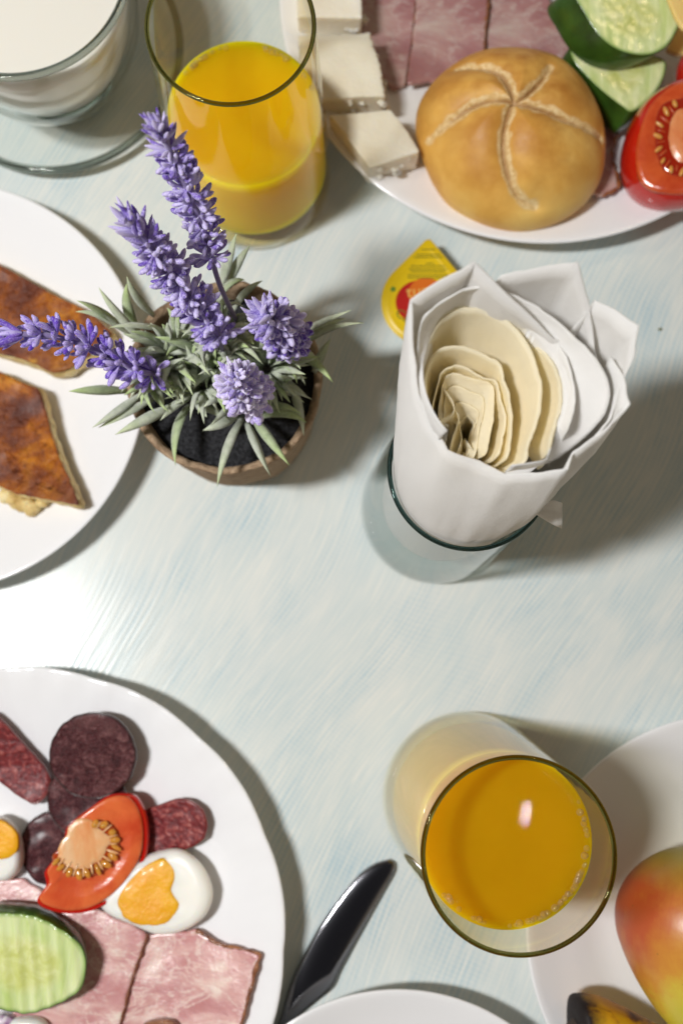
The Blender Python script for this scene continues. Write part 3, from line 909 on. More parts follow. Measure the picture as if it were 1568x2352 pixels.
F.append(tuple(range(8))); F.append(tuple(43*8+k for k in range(7, -1, -1)))
b = NB('polished_steel')
b.pr(col=(.36, .36, .39), rough=.10, metal=1.0, normal=b.bump(b.noise(30, 2), .12, .001))
mesh('blade', V, F, b.m, kt)
hd = [P(620, 2400, .004), P(600, 2470, .006), P(575, 2560, .008), P(545, 2680, .009), P(520, 2780, .009)]
tube('handle', b.m, hd, [.003, .0045, .006, .007, .006], kt, 12, .55)

# ---------------------------------------------------------------- food on the big plate (z of the well about .005)
def C5(x, y): return (x*.46875, y*.46875+1500.6)
def c5(l): return [C5(*p) for p in l]
b = NB('blood_sausage')
n1 = b.noise(260, 6, .68, .8); n2 = b.noise(55, 3, .5, .3); n3 = b.noise(700, 3, .7); cut = b.noise(1, 2, .5, co=b.map(scale=(60, 700, 1), rot=(0, 0, .3)))
col = b.ramp(n1, [(.34, (.045, .010, .014)), (.52, (.115, .032, .038)), (.66, (.26, .115, .115))])
col = b.mix(b.ramp(n2, [(.50, 0), (.68, .55)]), col, (.24, .105, .105))
b.pr(col=col, rough=b.ramp(n3, [(.42, .16), (.60, .55)]), sss=.08, sr=(.004, .001, .001), ss=1.0, spec=.5, coat=.22, cr=.25, normal=b.bump(b.math('ADD', b.math('ADD', n1, n3), b.math('MULTIPLY', cut, .6)), 1.0, .0024))
M_BLOOD = b.m
M_BSKIN = plain('sausage_skin', (.028, .008, .008), .3, coat=.5)
M_SAL = food('salami', [(.38, (.10, .006, .010)), (.52, (.19, .016, .020)), (.63, (.34, .08, .07)), (.76, (.52, .25, .21))], 420, .28, .9, 420, 4, .3, .15, .5, bd=.001, cr=.2)
M_SSKIN = plain('salami_skin', (.16, .018, .014), .35, coat=.4)
def round_slice(name, label, cat, pts, z0, z1, mat, skin, seed, group, tilt=(0, 0), smooth_=True, n=90, dr=DR_A):
    o_ = crom(pxd(pts, z1, dr), n)
    c_ = sum(o_, Vector())/n
    t = thing(name, label, cat, (c_.x, c_.y, z0), group)
    zf = lambda x, y: (x-c_.x)*tilt[0]+(y-c_.y)*tilt[1] + .0006*noise.noise(Vector((x*40, y*40, seed))) + dr(x, y)*.9
    prof = [(0, z1), (.15, z1), (.3, z1), (.45, z1), (.6, z1), (.75, z1), (.88, z1), (.95, z1-.0001), (.965, z1-.0006), (.965, z0+.0004), (0, z0+.0004)]
    rings('cut_face', mat, o_, prof, t, zf, .0005, .03, seed)
    rings('casing', skin, o_, [(.955, z1-.0005), (.975, z1+.0001), (1.0, z1-.0005), (1.005, (z0+z1)/2), (.99, z0), (.94, z0), (.955, z1-.0005)], t, zf, .0003, .03, seed)
    return t
def circ(cx, cy, r, n=14, sx=1, sy=1):
    return [C5(cx+r*sx*math.cos(2*PI*k/n), cy+r*sy*math.sin(2*PI*k/n)) for k in range(n)]
G = 'blood sausage slices'
round_slice('blood_sausage_slice', 'dark blood sausage slice behind the tomato wedge, lowest of the three', 'sausage slice', circ(265, 960, 168, sy=1.12), .0055, .0085, M_BLOOD, M_BSKIN, 2, G)
round_slice('blood_sausage_slice', 'dark sausage slice half covered by the round top one', 'sausage slice', circ(425, 720, 198), .0085, .0125, M_BLOOD, M_BSKIN, 1, G, (.05, .03))
round_slice('blood_sausage_slice', 'round glossy dark sausage slice lying uncovered on top', 'sausage slice', circ(452, 502, 212), .0138, .0180, M_BLOOD, M_BSKIN, 3, G, (-.02, -.02))
G = 'salami slices'
round_slice('salami_slice', 'red salami slice right of the tomato wedge', 'salami slice', c5([(560, 850), (700, 775), (790, 738), (885, 712), (965, 738), (1012, 810), (1008, 890), (960, 940), (870, 972), (760, 1000), (640, 1020)]), .0100, .0125, M_SAL, M_SSKIN, 4, G, (.03, .02))
round_slice('salami_slice', 'long red salami slice left of the dark sausage', 'salami slice', c5([(-150, 330), (-60, 290), (10, 330), (120, 450), (220, 560), (248, 640), (215, 715), (160, 740), (70, 690), (-30, 600), (-120, 480)]), .0085, .0120, M_SAL, M_SSKIN, 5, G, (.0, .03))

# ham
def hammat(name, k=1.0, sc=48):
    b = NB(name)
    co = b.map(scale=(1, 1.6, 1), rot=(0, 0, .7))
    nz = b.noise(sc, 5, .58, .45, co=co)
    col = b.ramp(nz, [(.30, (.47*k, .19*k, .19*k)), (.46, (.58*k, .29*k, .285*k)), (.57, (.69*k, .42*k, .39*k)), (.70, (.84*k, .68*k, .60*k))])
    sm = b.noise(190, 4, .65, .5, co=co)
    col = b.mix(b.ramp(sm, [(.56, 0), (.70, .55)]), col, (.78*k, .62*k, .58*k))
    col = b.mix(b.ramp(sm, [(.26, .5), (.36, 0)]), col, (.34*k, .10*k, .11*k))
    vein = b.math('ABSOLUTE', b.math('SUBTRACT', b.noise(34, 5, .62, .6, co=co), .5))
    col = b.mix(b.math('MULTIPLY', b.ramp(vein, [(.0, 1), (.020, 0)]), .6), col, (.86*k, .72*k, .64*k))
    b.pr(col=col, rough=.30, sss=.2, sr=(.005, .002, .001), ss=1.0, coat=.35, cr=.2, normal=b.bump(b.math('ADD', sm, b.noise(600, 3)), .35, .0006))
    return b.m
M_HAM = hammat('cooked_ham'); M_HAM2 = hammat('shade_darkened_ham', .66, 30)  # second ham: same meat with shade darkened into its colour
M_RIND = food('browned_rind', [(.3, (.11, .028, .008)), (.6, (.28, .10, .03)), (.8, (.42, .20, .08))], 260, .4, .6, 500, coat=.3)
def ham(label, pts, z0, z1, mat, seed, rind=None, zf=None, amp=.0012, group=None, rnd=.05, rr_=.0010, dr=DR_A):
    o_ = lin(pxd(pts, z1, dr), 110, rnd)
    c_ = sum(o_, Vector())/110
    t = thing('ham_slice', label, 'ham slice', (c_.x, c_.y, z0), group)
    zz = lambda x, y: amp*noise.noise(Vector((x*45, y*45, seed))) + dr(x, y)
    rings('meat', mat, o_, slab(z0, z1, .025, 8), t, zz, .0003, .03, seed)
    if rind:
        q = pxd(rind, z1-.0006, dr)
        q = crom(q, 50, False)
        q = [Vector((p.x, p.y, p.z+zz(p.x, p.y)+.0001)) for p in q]
        rad_ = [rr_*.8*(1+.9*noise.noise(p*350)) for p in q]
        q = [p + Vector((noise.noise(p*420), noise.noise(p*420+Vector((5, 0, 0))), 0))*.0007 for p in q]
        tube('rind', M_RIND, q, rad_, t, 7, .9)
    return t
G = 'ham slices on the big plate'
ham('pink ham slice at the picture edge, above the cucumber', c5([(-200, 1100), (0, 1115), (110, 1105), (200, 1160), (245, 1215), (260, 1330), (250, 1500), (0, 1600), (-200, 1600)]), .0058, .0078, M_HAM, 11, group=G)
ham('pink ham slice with brown edge, right-hand one on the big plate', c5([(560, 1330), (720, 1380), (890, 1362), (965, 1352), (1075, 1425), (1165, 1440), (1275, 1482), (1240, 1610), (1215, 1720), (1160, 1900), (1100, 2050), (560, 2050), (420, 1700)]),
    .0068, .0092, M_HAM, 12, c5([(965, 1355), (1010, 1385), (1078, 1428), (1165, 1442), (1225, 1462), (1272, 1483), (1255, 1540), (1240, 1610), (1222, 1680), (1195, 1780), (1160, 1900)]), group=G)
ham('pink ham slice in the middle, between cucumber and brown edged slice', c5([(150, 1240), (240, 1262), (470, 1258), (600, 1310), (722, 1372), (690, 1470), (655, 1570), (615, 1720), (585, 1830), (540, 2000), (200, 2000), (60, 1800), (100, 1500)]),
    .0098, .0120, M_HAM, 13, c5([(722, 1374), (690, 1470), (655, 1570), (615, 1720), (585, 1830), (540, 2000)]), group=G, rr_=.0005)
ham('browned ham scrap at the bottom picture edge', c5([(700, 1822), (740, 1806), (800, 1798), (850, 1810), (880, 1840), (860, 1950), (700, 1950)]), .0102, .0140, M_RIND, 14, group=None)

# boiled eggs
M_EGGW = plain('egg_white', (.88, .865, .80), .36, sss=.5, sr=(.008, .006, .004), ss=1.0, coat=.08)
M_YOLK = food('egg_yolk', [(.32, (.88, .36, .004)), (.6, (.92, .45, .007)), (.82, (.94, .56, .03))], 45, .42, .7, 500, sss=.3, coat=.2, bd=.0008)
def egg(label, pts, yolk, z0, h, seed, tilt=(0, 0)):
    o_ = crom(pxd(pts, z0+h*.75, DR_A), 64); c_ = sum(o_, Vector())/64
    t = thing('egg_half', label, 'egg', (c_.x, c_.y, z0), 'boiled egg halves')
    zf = lambda x, y: (x-c_.x)*tilt[0]+(y-c_.y)*tilt[1] + DR_A(x, y)*.8
    rings('egg_white', M_EGGW, o_, [(0, z0+h), (.3, z0+h), (.6, z0+h), (.78, z0+h-.0003), (.88, z0+h-.0012), (.95, z0+h*.78), (1, z0+h*.55), (.97, z0+h*.32), (.86, z0+h*.12), (.6, z0), (0, z0)], t, zf, .0003)
    y_ = crom(pxd(yolk, z0+h, DR_A), 56)
    rings('yolk', M_YOLK, y_, [(0, z0+h+.0006), (.3, z0+h+.0007), (.55, z0+h+.0008), (.8, z0+h+.0006), (.94, z0+h+.0002), (1, z0+h-.0012), (0, z0+h-.002)], t, zf, .0007, .05, seed)
    return t
egg('halved boiled egg with its yolk showing, below right of the tomato wedge', c5([(770, 975), (880, 965), (975, 1030), (1030, 1130), (1036, 1220), (990, 1310), (890, 1370), (770, 1385), (640, 1335), (520, 1280), (480, 1210), (560, 1110), (660, 1020)]),
    c5([(770, 1008), (835, 1022), (862, 1090), (845, 1165), (882, 1228), (868, 1290), (790, 1335), (690, 1338), (605, 1298), (568, 1225), (600, 1150), (670, 1070)]), .0092, .0115, 21)
egg('halved boiled egg cut off by the left picture edge', c5([(-120, 880), (-40, 800), (30, 810), (85, 870), (106, 960), (100, 1050), (60, 1105), (0, 1125), (-90, 1080), (-140, 980)]),
    c5([(-90, 860), (-30, 812), (30, 822), (88, 878), (94, 950), (60, 1000), (0, 1015), (-70, 990), (-100, 920)]), .0055, .0120, 22, (0, .12))
egg('halved boiled egg whose top edge shows at the bottom left corner', c5([(40, 1860), (60, 1800), (120, 1788), (190, 1795), (230, 1830), (260, 1900), (200, 1980), (90, 1970)]),
    c5([(110, 1900), (150, 1870), (200, 1900), (180, 1940), (130, 1940)]), .0105, .0090, 23)
M_ONION = food('red_onion', [(.45, (.72, .68, .70)), (.55, (.22, .05, .22)), (.7, (.16, .03, .17))], 60, .3, .1, coat=.4)
o = rings('onion_piece', M_ONION, crom(px(c5([(-60, 1795), (0, 1775), (55, 1788), (70, 1815), (30, 1850), (-60, 1860)]), .017), 40), slab(.0105, .0165, .1, 3, .001), None, None, .0008)
tag(o, 'red onion piece in the bottom left corner of the big plate', 'onion piece')

# tomato pieces
def tomflesh(name, a, b_):
    return food(name, [(.32, a), (.6, b_)], 60, .22, .25, 500, sss=.35, coat=.5, cr=.1, bd=.0006)
M_TF = tomflesh('tomato_flesh', (.56, .055, .016), (.74, .16, .045))
M_TF2 = tomflesh('red_tomato_flesh', (.45, .035, .008), (.60, .10, .022))
M_TC = food('tomato_core', [(.30, (.78, .27, .09)), (.50, (.84, .42, .19)), (.70, (.88, .58, .35))], 120, .25, .3, 400, stretch=(1, .35, 1), rot=.5, sss=.3, coat=.5)
M_GEL = plain('tomato_gel', (.36, .045, .006), .08, sss=.3, sr=(.004, .002, .001), ss=1.0, coat=.8)
M_SEED = plain('tomato_seed', (.70, .24, .030), .12, sss=.3, coat=.8)
M_TSK = plain('tomato_skin', (.50, .010, .004), .10, coat=.8, sss=.1)
def spokes(t, pts, z, mat, c0, zf=None):
    for a_, b_ in zip(pts, pts[1:]):
        p = P((a_[0]+b_[0])/2, (a_[1]+b_[1])/2, z); zz = zf(p.x, p.y) if zf else 0
        d = Vector((c0.x-p.x, c0.y-p.y, 0)).normalized()
        p = p + d*R.uniform(.0006, .0016)
        ellipsoid('flesh_ridge', mat, (p.x, p.y, z+zz), R.uniform(.0020, .0034), R.uniform(.00035, .0007), .0006, t, Matrix.Rotation(math.atan2(d.y, d.x)+R.uniform(-.15, .15), 3, 'Z'), 8, 5)
def seeds(t, pts, z, mat=M_SEED, L=.0019, W=.0009, c0=None, zf=None):
    for (u, v) in pts:
        p = P(u, v, z)
        d = (Vector((c0.x-p.x, c0.y-p.y, 0))).normalized()
        a = math.atan2(d.y, d.x)+R.uniform(-.45, .45)
        p = p + Vector((R.uniform(-.0004, .0004), R.uniform(-.0004, .0004), 0))
        zz = zf(p.x, p.y) if zf else 0
        ellipsoid('seed', mat, (p.x, p.y, z+zz+.0002), L*R.uniform(.65, 1.2), W*R.uniform(.7, 1.2), .0008, t, Matrix.Rotation(a, 3, 'Z'), 8, 5)
zt = .0245
tw_ = thing('tomato_wedge', 'tomato wedge lying on the dark sausage slices beside the egg', 'tomato', P(*C5(450, 980), .010))
outl = c5([(600, 692), (650, 715), (685, 780), (700, 860), (690, 980), (645, 1075), (570, 1170), (460, 1248), (345, 1272), (235, 1245), (192, 1200), (240, 1125), (235, 1060), (285, 990), (328, 900), (350, 835), (450, 755), (530, 705)])
oo = crom(px(outl, zt), 110)
ctr = P(*C5(455, 990), zt)
slope = lambda x, y: -.16*(x-ctr.x) + .10*(y-ctr.y)
os_ = crom(px(c5([(600, 688), (665, 705), (705, 775), (722, 865), (712, 990), (664, 1090), (585, 1185), (466, 1256), (345, 1272), (236, 1243), (196, 1198), (240, 1125), (235, 1060), (285, 990), (328, 900), (350, 835), (450, 755), (530, 700)]), zt-.004), 110)
rings('skin', M_TSK, os_, [(.93, zt-.0020), (1.0, zt-.0018), (1.015, zt-.005), (1.0, zt-.009), (.90, zt-.0135), (.6, zt-.0165), (0, zt-.017)], tw_, slope, centre=ctr)
rings('flesh', M_TF, oo, [(0, zt-.0015), (.4, zt-.0012), (.62, zt-.0006), (.75, zt), (.9, zt), (.97, zt-.0003), (.985, zt-.0013), (.9, zt-.004), (0, zt-.004)], tw_, slope, .0003, centre=ctr)
gel = crom(px(c5([(455, 815), (520, 820), (575, 870), (588, 940), (565, 1010), (530, 1060), (470, 1095), (400, 1100), (330, 1085), (280, 1040), (262, 985), (330, 930), (400, 860)]), zt+.0004), 60)
rings('seed_gel', M_GEL, gel, [(0, zt+.0004), (.6, zt+.0004), (.92, zt+.0002), (1, zt-.0008), (0, zt-.001)], tw_, slope, .0006)
core = crom(px(c5([(352, 840), (400, 805), (450, 815), (478, 855), (525, 885), (537, 930), (517, 990), (462, 1040), (395, 1068), (330, 1055), (285, 1015), (288, 960), (325, 895)]), zt+.0012), 60)
rings('core', M_TC, core, [(0, zt+.0010), (.4, zt+.0010), (.8, zt+.0009), (.95, zt+.0005), (1, zt-.0006), (0, zt-.001)], tw_, slope, .0003, .14, 3)
SD = c5([(470, 828), (512, 838), (548, 875), (568, 915), (570, 958), (552, 1000), (518, 1038), (476, 1064), (432, 1080), (388, 1082), (345, 1070), (305, 1045), (280, 1015)])
seeds(tw_, SD, zt+.0008, c0=P(*C5(420, 930), zt), zf=slope, L=.0026, W=.0014)
spokes(tw_, SD, zt+.0010, M_TC, P(*C5(420, 930), zt), slope)

# cucumber
def cucmat():
    b = NB('cucumber_flesh')
    e_ = b.attr('edge')
    nz = b.noise(110, 5, .65, .8)
    st = b.noise(1, 3, .6, .5, co=b.map(scale=(160, 30, 1)))
    inner = b.ramp(nz, [(.32, (.54, .58, .16)), (.52, (.66, .70, .30)), (.70, (.80, .81, .50))])
    outer = b.ramp(st, [(.35, (.50, .62, .22)), (.65, (.72, .79, .44))])
    col = b.mix(b.ramp(e_, [(.42, 0), (.66, 1)]), inner, outer)
    col = b.mix(b.ramp(e_, [(.90, 0), (.99, 1)]), col, (.20, .36, .07))
    b.pr(col=col, rough=.2, sss=.35, sr=(.005, .006, .002), ss=1.0, coat=.5, cr=.1, normal=b.bump(b.math('ADD', nz, st), .4, .0009))
    return b.m
M_CUC = cucmat()
M_CSK = food('cucumber_skin', [(.35, (.010, .036, .004)), (.65, (.040, .110, .012))], 40, .28, .2, coat=.5)
def cucumber(label, pts, z1, th, off, tilt, ridges=0, seed=0, rdir=0.0, group=None, zmin=None):
    """thick slice: face outline at z1, body runs down and off to one side (off, metres)"""
    n = 96
    o_ = crom(px(pts, z1), n); c_ = sum(o_, Vector())/n
    t = thing('cucumber_slice', label, 'cucumber slice', (c_.x, c_.y, z1-th), group)
    def zf(x, y):
        q = (x-c_.x)*tilt[0]+(y-c_.y)*tilt[1]
        if ridges:
            s = ((x-c_.x)*math.cos(rdir)+(y-c_.y)*math.sin(rdir))*ridges
            q += .00055*math.sin(s)
        return q
    V = []; F = []; E = []
    prof = [(0.001, 0)]+[(k/22, 0) for k in range(1, 21)]+[(.955, 0), (.985, -.0002), (.99, -.0006)]
    for s, z in prof:
        for p in o_:
            x, y = c_.x+(p.x-c_.x)*s, c_.y+(p.y-c_.y)*s
            V.append((x, y, z1+z+zf(x, y)+.0003*noise.noise(Vector((x, y, seed))*300)*(1 if s < .6 else .4))); E.append(s)
    for k in range(len(prof)-1):
        for i in range(n):
            j = (i+1) % n
            F.append((k*n+i, (k+1)*n+i, (k+1)*n+j, k*n+j))
    mesh('cut_face', V, F, M_CUC, t, True, {'edge': E})
    V = []; F = []
    sk = [(.985, 0, 0), (1.0, .0006, 0), (1.012, .3, .3), (1.012, .6, .6), (1.0, .94, .94), (.97, 1.0, 1.0), (.01, 1.0, 1.0)]
    for q, (s, dz, d) in enumerate(sk):
        for p in o_:
            x, y = c_.x+(p.x-c_.x)*s, c_.y+(p.y-c_.y)*s
            zt_ = z1+zf(x, y)
            zz = zt_-.0003-th*dz if q > 1 else zt_-.0004*(q)
            if zmin is not None: zz = max(zz, zmin + .0005*(1-dz))
            V.append((x+off[0]*d, y+off[1]*d, zz))
    for k in range(len(sk)-1):
        for i in range(n):
            j = (i+1) % n
            F.append((k*n+i, (k+1)*n+i, (k+1)*n+j, k*n+j))
    mesh('peel', V, F, M_CSK, t)
    return t
cucumber('thick crinkle-cut cucumber slice on the ham of the big plate', c5([(-150, 1330), (-60, 1275), (60, 1270), (180, 1285), (300, 1345), (385, 1410), (425, 1490), (420, 1580), (395, 1650), (320, 1705), (230, 1745), (140, 1772), (50, 1762), (-60, 1735), (-160, 1650), (-200, 1480)]),
         .0250, .010, (-.0022, .0022), (.03, .04), 2*PI/.0058, 3, 0.12)

# ---------------------------------------------------------------- omelette slices
def omtop():
    b = NB('browned_omelette_top')
    n1 = b.noise(38, 6, .62, .6); n2 = b.noise(150, 5, .65); n3 = b.noise(17, 3, .5, .3)
    k = b.math('ADD', b.math('MULTIPLY', n1, .8), b.math('MULTIPLY', n2, .2))
    col = b.ramp(k, [(.36, (.075, .018, .012)), (.46, (.16, .040, .014)), (.54, (.30, .080, .010)), (.63, (.52, .18, .012)), (.74, (.74, .36, .035))])
    col = b.mix(b.ramp(n3, [(.50, 0), (.66, .8)]), col, (.13, .045, .035))
    col = b.mix(b.ramp(b.noise(330, 4, .7), [(.54, 0), (.68, .6)]), col, (.10, .025, .010))
    col = b.mix(b.ramp(b.noise(52, 3, .5), [(.66, 0), (.72, .8)]), col, (.84, .46, .06))
    b.pr(col=col, rough=b.ramp(n2, [(.3, .35), (.7, .6)]), coat=.12, cr=.3, spec=.3, sss=.1, sr=(.004, .002, .001), ss=1.0, normal=b.bump(b.math('ADD', b.math('ADD', n2, b.noise(420, 3)), b.math('MULTIPLY', b.vor(190), -.9)), .9, .0018))
    return b.m
M_OT = omtop()
M_OC = food('omelette_crumb', [(.34, (.55, .38, .13)), (.5, (.74, .56, .24)), (.7, (.84, .72, .42))], 90, .6, .9, 320, sss=.25, bd=.002, extra=[(70, .66, .72, (.16, .13, .05))])
def omelette(label, pts, z0, z1, lump, seed):
    o_ = lin(pxd(pts, z1, DR_B), 130, .08); c_ = sum(o_, Vector())/130
    t = thing('omelette_slice', label, 'omelette slice', (c_.x, c_.y, z0), 'browned omelette slices')
    zf = lambda x, y: .0018*noise.noise(Vector((x*45, y*45, seed))) + DR_B(x, y)
    rings('browned_top', M_OT, o_, [(0, z1)]+[(k/12, z1) for k in range(1, 12)]+[(.975, z1), (.992, z1-.0008), (.985, z1-.0022), (0, z1-.003)], t, zf, .0004, .02, seed)
    rings('crumb', M_OC, o_, [(.5, z1-.0020), (.985, z1-.0016), (1.004, z1-.004), (1.02, (z0+z1)/2), (1.015, z0+.003), (.99, z0), (0, z0)], t, zf, .0008, .035, seed+1)
    for (u, v, r) in lump:
        p = P(u, v, z0+.003); p.z += DR_B(p.x, p.y)
        V, F = ellipsoid_vf(p, rad(r, p), rad(r, p)*.8, .0035, None, 20, 12)
        V = [q + (q-p)*.45*noise.noise(q*260) for q in V]
        mesh('crumb_lump', V, F, M_OC, t)
    return t
omelette('browned omelette slice further back, behind the lavender tip', [(-260, 500), (-150, 545), (0, 606), (70, 645), (141, 684), (205, 712), (258, 760), (232, 800), (150, 855), (118, 858), (85, 838), (40, 822), (0, 812), (-120, 770), (-260, 720)], .0052, .0175, [], 31)
omelette('browned omelette slice with a pointed end and crumbly side, nearer the front', [(-260, 790), (-120, 820), (0, 852), (46, 874), (91, 891), (102, 925), (120, 997), (141, 1057), (165, 1109), (187, 1163), (106, 1148), (35, 1134), (0, 1118), (-140, 1080), (-260, 1050)], .0052, .0185,
         [(60, 1165, 22), (85, 1172, 20), (40, 1152, 22), (20, 1140, 20), (105, 1160, 14)], 32)

# ---------------------------------------------------------------- bread roll
bc = P(1172, 318, .022)
roll = thing('bread_roll', 'round golden bread roll with a star of cuts', 'bread roll', (bc.x, bc.y, .006))
def C2(x, y): return (x*.5+784, y*.5)
def c2(l): return [C2(*p) for p in l]
ro = crom(px(c2([(790, 215), (930, 232), (1040, 290), (1140, 400), (1200, 520), (1222, 650), (1205, 790), (1140, 900), (1020, 985), (880, 1025), (760, 1022), (640, 985), (510, 910), (425, 800), (375, 680), (345, 560), (362, 450), (430, 350), (540, 265), (660, 222)]), .030), 220)
rcn = P(*C2(795, 600), .030)
grooves = [[(800, 450), (785, 390), (740, 320), (660, 285), (540, 285)], [(800, 450), (860, 408), (925, 345), (968, 283)], [(800, 450), (900, 470), (1050, 530), (1210, 605)],
           [(795, 450), (765, 530), (752, 640), (770, 760), (815, 870), (900, 920)], [(795, 445), (700, 435), (600, 470), (510, 530), (415, 605)]]
# the crown is about 5 cm high: survey points are read at the height of the dome there
def dome(s): return .0245 + .032*max(0.0, (1-s**2.3))**.62
def dome_at(u, v):
    z = .045
    for _ in range(4):
        p = P(u, v, z); d = p-rcn; d.z = 0
        z = dome(min(1, d.length/.046))
    return P(u, v, z)
GR = [[dome_at(*C2(*q)) for q in g] for g in grooves]
GR = [crom(g, 24, False) for g in GR]
def gd(x, y):
    m_ = 1e9
    for gi, g in enumerate(GR):
        for i in range(len(g)-1):
            a = g[i]; b_ = g[i+1]
            dx, dy = b_.x-a.x, b_.y-a.y
            l2 = dx*dx+dy*dy
            t = max(0, min(1, ((x-a.x)*dx+(y-a.y)*dy)/l2)) if l2 else 0
            d = math.hypot(x-a.x-dx*t, y-a.y-dy*t)
            f = (i+t)/len(g)
            d += .0022*max(0, f-.55)
            if d < m_: m_ = d
    return m_
V = []; F = []; GA = []; n = 220; K = 100
for k in range(K+1):
    s = math.sin(k/K*PI/2)
    for p in ro:
        x, y = rcn.x+(p.x-rcn.x)*s, rcn.y+(p.y-rcn.y)*s
        z = dome(s)
        g_ = gd(x, y)
        w_ = .0030
        w_ = .0030*(1+.6*noise.noise(Vector((x*260, y*260, 1))))
        gv = max(0, 1-(g_/w_)**2)
        lip = math.exp(-((g_-.0042)/.0022)**2)
        z += (-.0058*math.exp(-g_/.0052) - .0014*max(0, 1-g_/.0012))*(1 if s < .9 else max(.15, (1-s)*10)) + .0007*noise.noise(Vector((x*60, y*60, 3)))
        V.append((x, y, z)); GA.append(gv)
for s, z in ((.995, .0205), (.97, .0165), (.92, .0125), (.82, .0095), (.6, .0065), (.01, .0058)):
    for p in ro:
        V.append((rcn.x+(p.x-rcn.x)*s, rcn.y+(p.y-rcn.y)*s, z)); GA.append(0)
for k in range(K+6):
    for i in range(n):
        j = (i+1) % n
        F.append((k*n+i, (k+1)*n+i, (k+1)*n+j, k*n+j))
b = NB('golden_crust')
n1 = b.noise(26, 4, .55, .3); n2 = b.noise(220, 5, .65)
col = b.ramp(b.math('ADD', b.math('MULTIPLY', n1, .88), b.math('MULTIPLY', n2, .12)), [(.32, (.58, .275, .045)), (.48, (.76, .43, .095)), (.62, (.84, .55, .155)), (.75, (.88, .62, .22))])
zc = b.n('SeparateXYZ', {0: b.co}).outputs[2]
yc = b.n('SeparateXYZ', {0: b.co}).outputs[1]
bk = b.math('ADD', b.math('MULTIPLY', b.ramp(zc, [(.026, 0), (.046, 1)]), .75), b.math('MULTIPLY', b.ramp(yc, [(.0, 0), (.034, 1)]), .7), True)
col = b.mix(b.math('MULTIPLY', bk, b.ramp(b.noise(60, 3), [(.35, .15), (.62, 1.0)])), col, (.42, .165, .022))
cr = b.noise(500, 4, .7)
col = b.mix(b.ramp(b.attr('groove'), [(.05, 0), (.45, .85)]), col, b.ramp(cr, [(.35, (.60, .38, .14)), (.65, (.88, .70, .40))]))
col = b.mix(b.ramp(b.attr('groove'), [(.86, 0), (1, .75)]), col, (.30, .13, .035))  # crease centre darkened in the crust colour as its shadow line
pit = b.ramp(b.vor(120), [(0, 1), (.03, 0)])
col = b.mix(b.math('MULTIPLY', pit, .7), col, (.10, .05, .02))
b.pr(col=col, rough=b.ramp(n2, [(.3, .42), (.7, .60)]), coat=.03, cr=.35, spec=.35, sss=.04, sr=(.004, .002, .001), ss=1.0, normal=b.bump(b.math('ADD', b.math('MULTIPLY', n2, .5), b.math('MULTIPLY', cr, b.attr('groove'))), .5, .0010))
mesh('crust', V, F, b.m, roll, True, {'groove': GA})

# ---------------------------------------------------------------- white cheese
def chmat():
    b = NB('white_cheese')
    n1 = b.noise(30, 4, .5, .3); n2 = b.noise(700, 4, .7)
    col = b.ramp(n1, [(.3, (.78, .70, .54)), (.6, (.90, .855, .73))])
    wv = b.noise(1, 1, .5, co=b.map(scale=(900, 900, 900)))
    b.pr(col=col, rough=.45, sss=.35, sr=(.006, .005, .003), ss=1.0, coat=.15, normal=b.bump(b.math('ADD', n2, b.math('MULTIPLY', wv, .6)), .45, .0009))
    return b.m
M_CH = chmat()
def cheese(label, pts, z0, h, seed, ragged=0.012, tilt=(0, 0), crumbs=4, span=(.3, .6)):
    o_ = lin(px(pts, z0+h), 140, .03); c_ = sum(o_, Vector())/140
    n = 140; V = []; F = []
    prof = [(0.001, z0+h)]+[(k/14, z0+h) for k in range(1, 14)]+[(.975, z0+h), (.992, z0+h-.0004), (1, z0+h-.0012)]+[(1, z0+h-(h-.0015)*k/6) for k in range(1, 7)]+[(.985, z0), (.01, z0)]
    rag = lambda p: max(0, noise.noise(Vector((p.x*18, p.y*18, seed*2.3))))
    for s, z in prof:
        for p in o_:
            k = s
            if s > .9:
                k = s - ragged*abs(noise.noise(Vector((p.x*420, p.y*420, z*260+seed))))*(.3+2.2*rag(p))*2
            x, y = c_.x+(p.x-c_.x)*k, c_.y+(p.y-c_.y)*k
            q = .0003*noise.noise(Vector((x, y, seed))*120)
            if s > .85: q -= .0012*rag(p)*abs(noise.noise(Vector((x, y, 3))*350))
            q += (x-c_.x)*tilt[0]+(y-c_.y)*tilt[1]
            V.append((x, y, z+(q if z > z0 else 0)))
    for k in range(len(prof)-1):
        for i in range(n):
            j = (i+1) % n
            F.append((k*n+i, (k+1)*n+i, (k+1)*n+j, k*n+j))
    o = mesh('cheese_block', V, F, M_CH, None)
    tag(o, label, 'cheese', 'white cheese blocks')
    r_ = random.Random(seed*7)
    for k in range(crumbs):
        i = r_.randrange(int(n*span[0]), int(n*span[1])); p = o_[i % n]
        q = Vector((p.x+r_.uniform(-.0016, .0014), p.y+r_.uniform(-.0012, .0012), z0+h*r_.uniform(.15, .95)))
        q.z += (q.x-c_.x)*tilt[0]+(q.y-c_.y)*tilt[1]
        s_ = r_.uniform(.0008, .0021)
        V, F = ellipsoid_vf(q, s_*1.2, s_, s_*.8, Matrix.Rotation(r_.uniform(0, 3), 3, 'Z'), 10, 7)
        V = [q + (v-q)*max(.3, 1+1.6*noise.noise(v*1300)) for v in V]
        mesh('crumb', V, F, M_CH, o)
    return o
def C4(x, y): return (x*.2344+643, y*.2344)
def c4(l): return [C4(*p) for p in l]
cheese('white cheese block at the top edge, behind the juice glass rim', c4([(150, -420), (790, -440), (800, 0), (806, 178), (600, 176), (380, 170), (170, 165)]), .0120, .0190, 1, .010)
